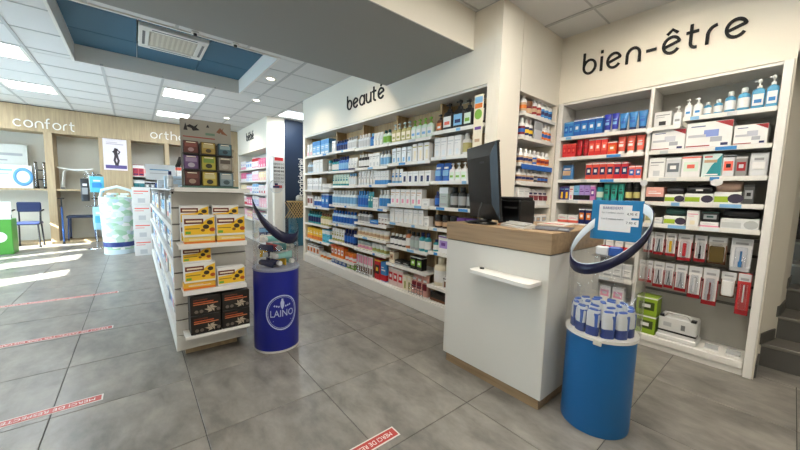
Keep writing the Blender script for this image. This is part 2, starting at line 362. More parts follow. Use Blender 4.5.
# ---- ceiling lamps
EM = emit('panel_diffuser', (.93, .97, 1, 1), 9.0)
for n, r in enumerate(LIGHTS):
    cx, cy = (r[0]+r[1])/2, (r[2]+r[3])/2
    lab = None
    if abs(cx+7.068) < .05 and cy < -1: lab = 'bright square ceiling panel left of the blue recess, nearest the camera'
    elif cx < -9 and abs(cy+1.45) < .2: lab = 'bright square ceiling panel above the confort sign'
    elif abs(cx+7.82) < .05 and 0 < cy < 1.5: lab = 'bright square ceiling panel just beyond the blue recess'
    elif abs(cx+7.82) < .05 and cy > 2: lab = 'bright ceiling panel over the passage beside the dark blue wall'
    else: lab = 'recessed square ceiling light panel outside the photo frame'
    t = thing('ceiling_light', lab, 'ceiling light', (cx, cy, ZC), group='ceiling light panels')
    h = (r[1]-r[0])/2-.012; g = (r[3]-r[2])/2-.012
    f = MB().box(-h, h, -g, -g+.05, -.002, .04, LAM).box(-h, h, g-.05, g, -.002, .04, LAM).box(-h, -h+.05, -g+.05, g-.05, -.002, .04, LAM).box(h-.05, h, -g+.05, g-.05, -.002, .04, LAM)
    ob('frame', f, t); ob('diffuser', MB().box(-h+.05, h-.05, -g+.05, g-.05, .012, .03, EM), t)
    la = bpy.data.lights.new('panel_lamp', 'AREA'); la.shape = 'RECTANGLE'; la.size = 2*(h-.05)*S; la.size_y = 2*(g-.05)*S; la.energy = PANEL_W*(1.5 if cx < -4 else 1.0)
    la.color = (.87, .95, 1) if cx < -4 else (1, .93, .82)
    lo = bpy.data.objects.new('panel_lamp', la); C.objects.link(lo); lo.parent = t; lo.location = (0, 0, .009)
def downlight(x, y, z, label, aim=None, power=None):
    t = thing('downlight', label, 'spotlight', (x, y, z), group='recessed downlights')
    ob('rim', MB().lathe([(.085, -.012), (.09, 0), (.065, 0), (.06, -.012)], LAM, 16, cap=False), t)
    ob('bulb', MB().lathe([(.055, -.004), (.058, .0)], emit('bulb_glow', (1, .9, .75, 1), 30), 14), t)
    la = bpy.data.lights.new('downlight_lamp', 'SPOT'); la.energy = power or SPOT_W; la.spot_size = math.radians(105); la.spot_blend = .7; la.shadow_soft_size = .05; la.color = (1, .86, .68)
    lo = bpy.data.objects.new('downlight_lamp', la); C.objects.link(lo); lo.parent = t; lo.location = (0, 0, -.03)
    if aim: lo.rotation_euler = Vector(aim).to_track_quat('-Z', 'Y').to_euler()
downlight(-5.60, 1.79, ZC-.0005, 'recessed downlight beside the corner of the blue ceiling recess', (0, .5, -1))
downlight(-7.1, 1.98, ZC-.0005, 'recessed downlight in front of the bébé sign', (0, .4, -1))
downlight(-3.95, 1.79, ZC-.0005, 'recessed downlight close behind the boxed beam', (0, .5, -1))
downlight(-9.4, 1.9, ZC-.0005, 'farthest recessed downlight above the pink product shelves', (0, .4, -1))
downlight(-.75, 2.75, ZC-.0005, 'recessed downlight in front of the bien-être sign', (-.1, .8, -1))
downlight(.3, 3.05, ZC-.0005, 'recessed downlight near the stairs', (-.1, .6, -1), 22)
downlight(-1.35, 1.75, ZC-.0005, 'recessed downlight above the counter', (-.1, .3, -1))
# ---- wall signs
SIGNK = mat('#0e0d0d', .75); SIGNW = mat('#eceae4', .5)
sign('wall_sign', 'bien-être', 'black raised bien-être lettering on the cream wall', (-1.605, 3.889, 2.812), 0, 1.23, .14, .022, SIGNK, .016, .5)
sign('wall_sign', 'beauté', 'black raised beauté lettering above the long shelf wall', (-4.68, 2.699, 2.765), 0, .98, .135, .024, SIGNK, .012, .42)
sign('wall_sign', 'bébé', 'small black bébé lettering on the far cream fascia', (-10.3, 2.589, 2.86), 0, .72, .14, .024, SIGNK, .012, .4)
sign('wall_sign', 'confort', 'white raised confort lettering on the oak fascia', (-11.349, -2.06, 2.76), PI/2, .98, .145, .023, SIGNW, .02, .4)
sign('wall_sign', 'ortho', 'white raised ortho lettering on the oak fascia', (-11.349, .40, 2.80), PI/2, .78, .145, .023, SIGNW, .02, .4)
sign('wall_sign', 'confidentiel', 'white confidentiel lettering running up the dark blue wall', (-8.438, 3.52, 1.35), PI/2, .95, .085, .018, SIGNW, .006, .32, vertical=True)

# ================================================================== PRODUCTS
CACHE = {}
def cached(key, fn):
    if key not in CACHE: CACHE[key] = fn()
    return CACHE[key]
def ell(rx, ry, z, n=14, cx=0, cy=0): return [(cx+rx*math.cos(2*PI*j/n), cy+ry*math.sin(2*PI*j/n), z) for j in range(n)]
def sq(rx, ry, z, n=16, e=.45):
    out = []
    for j in range(n):
        a = 2*PI*j/n; c, s_ = math.cos(a), math.sin(a)
        out.append((rx*math.copysign(abs(c)**e, c), ry*math.copysign(abs(s_)**e, s_), z))
    return out
# every kind returns {part: MB}; local space: base centre at the origin, front towards -Y
def k_box(w, d, h, c, st):
    body = MB().cbox(-w/2, w/2, -d/2, d/2, 0, h, c[0], min(.004, w*.06)); p = MB(); e = .0007; f = -d/2-e
    lay = [0]
    def q(x0, x1, z0, z1, col): lay[0] += 1; ff = f-.0004*lay[0]; p.box(-w/2+x0*w, -w/2+x1*w, ff, f+.0012, z0*h, z1*h, col)
    def band(z0, z1, col): p.box(-w/2-e, w/2+e, -d/2-e, d/2+e, z0*h, z1*h, col)
    if st == 0: band(.04, .34, c[1]); q(.15, .85, .55, .62, c[-1]); q(.15, .6, .7, .74, c[-1])
    elif st == 1: band(.68, .96, c[1]); q(.2, .8, .5, .56, c[-1]); q(.2, .7, .4, .43, c[-1]); q(.1, .9, .08, .2, c[-1])
    elif st == 2: q(.12, .88, .28, .72, c[1]); q(.3, .7, .42, .6, c[-1]); band(.9, .97, c[-1])
    elif st == 3: q(.36, .78, .12, .6, c[1]); q(.1, .9, .78, .84, c[-1])
    elif st == 4: q(.1, .9, .74, .8, c[-1]); q(.1, .6, .62, .65, c[-1]); q(.3, .7, .1, .36, c[1])
    elif st == 5:                                       # device carton: red corner, picture of a monitor and cuff
        p.add([(w/2, f, h*.98), (w/2, f, h*.72), (w*.12, f, h*.98)], [(0, 1, 2)], c[1])
        q(.40, .72, .42, .68, c[2]); q(.05, .45, .42, .52, '#b9bcc2'); q(.1, .42, .82, .86, '#5a6a90'); q(.55, .8, .22, .40, '#a9adb5'); q(.02, .55, .06, .1, c[1]); q(.78, .93, .06, .16, '#303a66')
    elif st == 6:                                       # diagonal teal half
        p.add([(w/2-.002, f, .04*h), (w/2-.002, f, .96*h), (w*.0, f, .5*h), (-w*.3, f, .04*h)], [(0, 1, 2, 3)], c[1]); q(.1, .75, .62, .74, c[2]); q(.1, .5, .84, .9, '#c23b3b'); q(.15, .85, .07, .13, '#e9e9e9')
    elif st == 7:                                       # honey lozenge carton: brown title bar, yellow sweep, dark seals
        p.add([(-w*.47, f, h*.10), (w*.48, f, h*.10), (w*.48, f, h*.93), (w*.22, f, h*.80), (w*.02, f, h*.58), (-w*.47, f, h*.52)], [(0, 1, 2, 3, 4, 5)], 'Y')
        p.box(-w*.47, w*.12, f-.0004, f+.001, h*.60, h*.84, c[1]); p.box(-w*.42, w*.07, f-.0008, f+.001, h*.68, h*.76, '#f2e6c8')
        for (x, z, r_, cc) in ((.20, .46, .11, '#3a2a1c'), (.33, .66, .11, '#3a2a1c'), (.40, .32, .10, '#b0511c'), (.1, .3, .07, '#8a5a1c')): p.lathe([(r_*h, -.0009), (r_*h, .0006)], cc, 12, M=Matrix.Translation((x*w, f, z*h)) @ Matrix.Rotation(PI/2, 4, 'X') @ Matrix.Diagonal((1.2, 1, 1, 1)))
        p.box(-w*.44, -w*.28, f-.0004, f+.001, h*.14, h*.26, '#6fae3a'); p.box(-w*.44, 0, f-.0004, f+.001, h*.36, h*.40, '#8a6a2c')
    elif st == 8:                                       # black carton, orange lines, white burst
        q(.1, .75, .66, .72, '#b8552a'); q(.1, .9, .56, .61, '#c9764a'); q(.1, .55, .80, .84, '#7a3a20')
        for k in range(6):
            a = k*PI/3; p.add([(w*.16+.16*h*math.cos(a+.9), f-.0003, h*.3+.16*h*math.sin(a+.9)), (w*.16+.24*h*math.cos(a)*1.3, f-.0003, h*.3+.24*h*math.sin(a)), (w*.16, f-.0003, h*.3)], [(0, 1, 2)], '#b3a692')
        for x in (.1, .26, .82): p.lathe([(.09*h, -.0006), (.09*h, .0006)], '#6b6158', 10, M=Matrix.Translation((-w/2+x*w+.02, f, h*.2)) @ Matrix.Rotation(PI/2, 4, 'X'))
    elif st == 9:                                       # picture carton: blue ring
        M = Matrix.Translation((w*.24, f, h*.5)) @ Matrix.Rotation(PI/2, 4, 'X')
        p.lathe([(h*.40, -.001), (h*.40, .001), (h*.26, .001), (h*.26, -.001), (h*.40, -.001)], c[1], 24, sx=.75, cap=False, M=M)
        q(.08, .45, .74, .82, c[-1]); q(.08, .35, .6, .63, c[-1])
    elif st == 10:                                      # kids' plaster display pack: big front picture
        q(.06, .94, .06, .94, c[1]); q(.14, .86, .52, .8, c[2]); p.lathe([(h*.16, -.0012), (h*.16, .0024)], c[3], 14, sx=1.3, M=Matrix.Translation((0, f, h*.3)) @ Matrix.Rotation(PI/2, 4, 'X')); q(.2, .8, .84, .9, '#e8e0c8')
    return {'carton': body, 'print': p}
def k_bottle(w, d, h, c, st):
    r = w/2; b = MB().lathe([(r*.92, 0), (r, .01*h+.001), (r, h*.66), (r*.85, h*.72), (r*.4, h*.78), (r*.38, h*.82)], c[0], 14, sy=d/w)
    l = MB().lathe([(r+.0007, h*.14), (r+.0007, h*.56)], c[1], 14, sy=d/w, cap=False)
    if len(c) > 3: l.lathe([(r+.0012, h*.26), (r+.0012, h*.44)], c[3], 14, sy=d/w, cap=False)
    cp = MB().lathe([(r*.52, h*.79), (r*.54, h*.8), (r*.52, h*.985), (r*.45, h)], c[2], 12)
    return {'body': b, 'label': l, 'cap': cp}
def k_slim(w, d, h, c, st):                             # straight spray can / stick with a full width cap
    r = w/2; b = MB().lathe([(r*.94, 0), (r, .008), (r, h*.74)], c[0], 14, sy=d/w)
    l = MB().lathe([(r+.0007, h*.2), (r+.0007, h*.5)], c[1], 14, sy=d/w, cap=False)
    cp = MB().lathe([(r*.94, h*.745), (r*.96, h*.96), (r*.86, h)], c[2], 14, sy=d/w)
    return {'body': b, 'label': l, 'cap': cp}
def k_pump(w, d, h, c, st):
    r = w/2; e = .55
    b = MB().loft([sq(r*.96, d*.48, 0), sq(r, d/2, .008), sq(r, d/2, h*.58), sq(r*.8, d*.4, h*.66), sq(r*.34, r*.34, h*.70, e=.9)], c[0])
    l = MB().box(-r*.8, r*.8, -d/2-.0012, -d/2+.001, h*.12, h*.5, c[1]).box(-r*.55, r*.55, -d/2-.002, -d/2, h*.2, h*.32, c[3] if len(c) > 3 else c[0])
    pu = MB().lathe([(r*.4, h*.70), (r*.4, h*.78), (r*.16, h*.79), (r*.15, h*.9), (r*.32, h*.905), (r*.34, h*.97), (r*.2, h)], c[2], 12).box(-r*.75, 0, -r*.13, r*.13, h*.925, h*.97, c[2])
    return {'body': b, 'label': l, 'pump': pu}
def k_tube(w, d, h, c, st):                             # stands on its cap, crimped at the top
    r = w/2; b = MB().loft([ell(r*.72, d*.46, h*.17), ell(r*.8, d*.46, h*.3), ell(r*.92, d*.3, h*.7), ell(r, .006, h*.94), ell(r, .004, h)], c[0])
    l = MB()
    l.box(-r*.5, r*.5, -d*.42, -d*.2, h*.42, h*.56, c[1]).box(-r*.4, r*.4, -d*.36, -d*.1, h*.64, h*.70, c[1])
    cp = MB().lathe([(r*.74, 0), (r*.76, .003), (r*.74, h*.168)], c[2], 14, sy=d/w*1.2)
    return {'body': b, 'label': l, 'cap': cp}
def k_jar(w, d, h, c, st):
    r = w/2; return {'body': MB().lathe([(r*.9, 0), (r*.96, .006), (r*.96, h*.6)], c[0], 14), 'label': MB().lathe([(r*.965, h*.15), (r*.965, h*.48)], c[1], 14, cap=False), 'cap': MB().lathe([(r, h*.605), (r, h*.93), (r*.9, h)], c[2], 14)}
def k_pouch(w, d, h, c, st):
    b = MB().loft([sq(w*.48, d*.48, 0, e=.6), sq(w*.5, d*.42, h*.25, e=.6), sq(w*.5, d*.3, h*.65, e=.6), sq(w*.49, .004, h*.95, e=.6), sq(w*.49, .003, h, e=.6)], c[0])
    return {'bag': b, 'print': MB().box(-w*.33, w*.33, -d*.5, -d*.2, h*.3, h*.6, c[1]), 'title_print': MB().box(-w*.25, w*.25, -d*.38, -d*.1, h*.68, h*.78, c[-1])}
def k_blister(w, d, h, c, st):                          # hanging card: header, red rim, tool in a clear bubble; origin at the hook hole
    z0 = -h*.93
    card = MB().cbox(-w/2, w/2, -.003, .0, z0, h*.07, c[0], .0012)
    rim = MB().box(-w/2, w/2, -.0038, -.003, z0, z0+h*.12, c[1]).box(-w/2, -w*.44, -.0038, -.003, z0, z0+h*.7, c[1]).box(w*.44, w/2, -.0038, -.003, z0, z0+h*.7, c[1])
    hd = MB().cbox(-w*.47, w*.47, -.0045, -.0031, -h*.13, h*.05, 'LG', .0006).box(-w*.3, w*.3, -.0052, -.0044, -h*.11, -h*.05, 'GR')
    tool = MB()
    if st == 0: tool.tube([(0, -.012, z0+h*.14), (0, -.012, z0+h*.62)], w*.05, c[2]).lathe([(w*.09, z0+h*.14), (w*.1, z0+h*.3)], c[2], 10, cy=-.013)
    elif st == 1: tool.tube([(-w*.14, -.01, z0+h*.14), (-w*.02, -.01, z0+h*.45), (0, -.01, z0+h*.68)], w*.04, c[2]).tube([(w*.14, -.01, z0+h*.14), (w*.02, -.01, z0+h*.45), (0, -.01, z0+h*.68)], w*.04, c[2])
    elif st == 2: tool.cbox(-w*.12, w*.12, -.02, -.004, z0+h*.18, z0+h*.66, c[2], .004)
    elif st == 3: tool.cbox(-w*.4, w*.4, -.03, -.004, z0+h*.05, z0+h*.66, c[2], .008)
    elif st == 4: tool.lathe([(w*.2, -.012), (w*.22, -.004)], c[2], 14, M=Matrix.Translation((0, -.004, z0+h*.2)) @ Matrix.Rotation(PI/2, 4, 'X') @ Matrix.Diagonal((1.5, 1, 1, 1))).cbox(-w*.06, w*.06, -.012, -.004, z0+h*.3, z0+h*.72, c[2], .003)
    bub = MB().cbox(-w*.3, w*.3, -.026, -.0035, z0+h*.12, z0+h*.74, CLEARB, .006)
    return {'card': card, 'rim': rim, 'header': hd, 'tool': tool, 'bubble': bub}
def k_roll(w, d, h, c, st):                             # rolled cushion in a printed paper sleeve
    hb = h*.5; sl = MB().cbox(-w/2, w/2, -d/2, d/2, 0, hb, c[1], .004); pr = MB().box(-w*.48, w*.05, -d/2-.0009, -d/2+.001, hb*.12, hb*.62, c[2])
    pr.lathe([(hb*.4, -.001), (hb*.4, .001)], c[3], 14, sx=1.2, M=Matrix.Translation((w*.3, -d/2, hb*.45)) @ Matrix.Rotation(PI/2, 4, 'X'))
    rr = []
    n = 5
    for i in range(n): 
        x = -w*.46+w*.92*i/(n-1); k = (.78, 1, .93, 1, .78)[i]
        rr.append([(x, d*.46*k*math.cos(2*PI*j/14), hb+(h-hb)*.48*1.0+(h-hb)*.52*k*math.sin(2*PI*j/14)) for j in range(14)])
    ro = MB().loft(rr, c[0]); 
    if st: pr.box(-w*.12, w*.12, -d*.47, -d*.40, hb+(h-hb)*.3, hb+(h-hb)*.45, c[1])
    return {'cushion': ro, 'sleeve': sl, 'print': pr}
def k_pack(w, d, h, c, st):
    b = MB().loft([sq(w*.48, d*.48, 0, e=.7), sq(w*.5, d*.5, .01, e=.7), sq(w*.49, d*.46, h*.8, e=.7), sq(w*.4, d*.36, h*.96, e=.7)], c[1])
    l = MB().loft([sq(w*.5+.0012, d*.49+.0012, h*.02, e=.7), sq(w*.5+.0012, d*.485+.0012, h*.36, e=.7)], c[0], False, False)
    return {'body': b, 'foot_print': l, 'side_print': MB().box(w*.18, w*.47, -d*.44, d*.3, h*.34, h*.86, c[2]), 'crest': MB().loft([sq(w*.41, d*.37, h*.93, e=.7), sq(w*.34, d*.3, h*1.0, e=.7)], c[2])}
def k_card(w, d, h, c, st):                             # leaflet / magazine standing up
    return {'pages': MB().cbox(-w/2, w/2, -d/2, d/2, 0, h, c[0], .001), 'print': MB().box(-w*.48, w*.48, -d/2-.0006, -d/2+.0004, h*.55, h*.95, c[1]).box(-w*.4, w*.4, -d/2-.0006, -d/2+.0004, h*.1, h*.4, c[-1])}
KIND = dict(box=(k_box, 'carton', 'box'), bottle=(k_bottle, 'bottle', 'bottle'), slim=(k_slim, 'spray_can', 'can'), pump=(k_pump, 'pump_bottle', 'bottle'), tube=(k_tube, 'cream_tube', 'tube'), jar=(k_jar, 'jar', 'jar'), pouch=(k_pouch, 'pouch', 'pouch'), blister=(k_blister, 'blister_pack', 'blister pack'), roll=(k_roll, 'rolled_cushion', 'cushion'), pack=(k_pack, 'cream_pack', 'pack'), card=(k_card, 'leaflet', 'leaflet'))
def product(kind, w, d, h, cols, st, loc, rz, label, group=None, parts=True, name=None, cat=None):
    fn, nm, ct = KIND[kind]; nm = name or nm; ct = cat or ct
    key = (kind, round(w, 3), round(d, 3), round(h, 3), tuple(cols), st, parts)
    def mk():
        pr = fn(w, d, h, cols, st)
        if parts: return [(k, m.mesh(k)) for k, m in pr.items() if m.v]
        mb = MB()
        for m in pr.values():
            for f, mi, sm in zip(m.f, m.mi, m.sm): mb.f.append([i+len(mb.v) for i in f]); mb.mi.append(mb._m(m.mats[mi])); mb.sm.append(sm)
            mb.v += m.v
        return mb.mesh(nm)
    g = cached(key, mk)
    if not parts: return ob(nm, g, None, loc, rz, label, ct, group)
    t = thing(nm, label, ct, loc, rz, group)
    for k, me in g: ob(k, me, t)
    return t
ORD = ['top', 'second', 'third', 'fourth', 'fifth', 'sixth', 'seventh', 'bottom']
def row(a0, a1, runs, z, place, frontv, axis='X', parts=False, maxd=.24, jit=.004, name=None):
    """runs: (look, kind, n, w, h, cols, style[, gap before]) laid out from a0 to a1 along the shelf"""
    sign_ = 1 if axis == 'X' else 1
    tot = sum(r[2]*r[3]+(r[7] if len(r) > 7 else 0) for r in runs)
    ng = sum(r[2] for r in runs)
    free = (a1-a0)-tot
    gap = max(.003, min(.02, free/(ng+1))); k = 1.0
    if tot+gap*(ng+1) > a1-a0: k = ((a1-a0)-gap*(ng+1))/tot
    x = a0+gap
    for r in runs:
        look, kind, n, w_, h, cols, st = r[:7]; w_ *= k
        x += (r[7] if len(r) > 7 else 0)*k
        d = {'box': min(maxd, max(.05, w_*.9)), 'card': .012, 'pouch': .09, 'tube': min(.07, w_*.8), 'pump': w_*.62, 'roll': min(maxd, .2)}.get(kind, w_)
        if kind == 'box' and st in (5, 9): d = maxd
        lab = '%s on %s' % (look, place)
        for q in range(n):
            jz = random.uniform(-jit, jit)*2
            p = frontv-d/2 if False else d/2
            fr_ = frontv+.012+p+abs(jz)
            loc = (x+w_/2, fr_, z+.001) if axis == 'X' else (frontv-.012-p-abs(jz), x+w_/2, z+.001)
            product(kind, w_, d, h, cols, st, loc, random.uniform(-.04, .04)*(kind not in ('box',)) + (0 if axis == 'X' else PI/2), lab, ('%ss on %s' % (look, place)) if n > 1 else None, parts, name)
            x += w_+gap
def shelf_board(parent, x0, x1, y0, y1, z, m=LAM, lip=.036, axis='X', tags=0, lipm=None, th=.022):
    s_ = ob('shelf', MB().cbox(x0, x1, y0, y1, z-th, z, m, .002), parent)
    if axis == 'X': ob('price_strip', MB().cbox(x0+.004, x1-.004, y0-.012, y0-.0005, z-lip, z+.004, lipm or LAM, .002), s_)
    else: ob('price_strip', MB().cbox(x1+.0005, x1+.012, y0+.004, y1-.004, z-lip, z+.004, lipm or LAM, .002), s_)
    for k in range(tags):
        sl = (x1-x0-.1)/max(tags, 1); xx = x0+.05+k*sl+random.uniform(0, max(.001, sl-.15))
        if axis == 'X': ob('price_tag', MB().box(xx, xx+random.choice((.06, .13)), y0-.0135, y0-.012, z-lip+.004, z-.002, random.choice(('SB', 'ST', 'LG', 'LB'))), s_)
    return s_

# ================================================================== BEAUTÉ SHELVING
BX = [-6.37, -5.31, -4.437, -3.574, -2.746, -2.0]
BZ = [[2.14, 1.815, 1.48, 1.155, .82, .50], [2.145, 1.81, 1.56, 1.23, .90, .59, .30], [2.13, 1.83, 1.57, 1.23, .99, .78, .57], [2.13, 1.855, 1.59, 1.31, 1.065, .745, .49], [2.17, 1.88, 1.605, 1.31, 1.065, .78, .37]]
bu = thing('shelving_unit', 'long white and oak wall shelving full of products under the beauté sign', 'shelving', (0, 0, 0))
ob('plinth', MB().cbox(-6.37, -2.0, 2.685, 3.0, 0, .16, LAM, .004), bu)
ob('base_shelf', MB().cbox(-6.37, -2.0, 2.70, 3.03, .161, .18, LAM, .003), bu)
ob('top_board', MB().box(-6.368, -2.002, 2.71, 3.03, 2.52, 2.543, LAM), bu)
for k in range(5): ob('back_panel', MB().box(BX[k]+.018, BX[k+1]-.018, 3.03, 3.055, .18, 2.52, OAKZ), bu)
for k in range(6):
    x = BX[k]; ob('divider', MB().box(x-.017 if k else x+.001, x+.017 if k < 5 else x-.001, 2.84, 3.03, .181, 2.519, OAKZ), bu)
for k in range(5):
    for z in BZ[k]: shelf_board(bu, BX[k]+.006, BX[k+1]-.006, 2.705, 2.838, z, tags=random.choice((0, 1, 1, 2))); ob('shelf', MB().box(BX[k]+.019, BX[k+1]-.019, 2.8385, 3.028, z-.022, z, LAM), bu)
BAY = ['farthest', 'second', 'middle', 'fourth', 'nearest']
W = 'W'
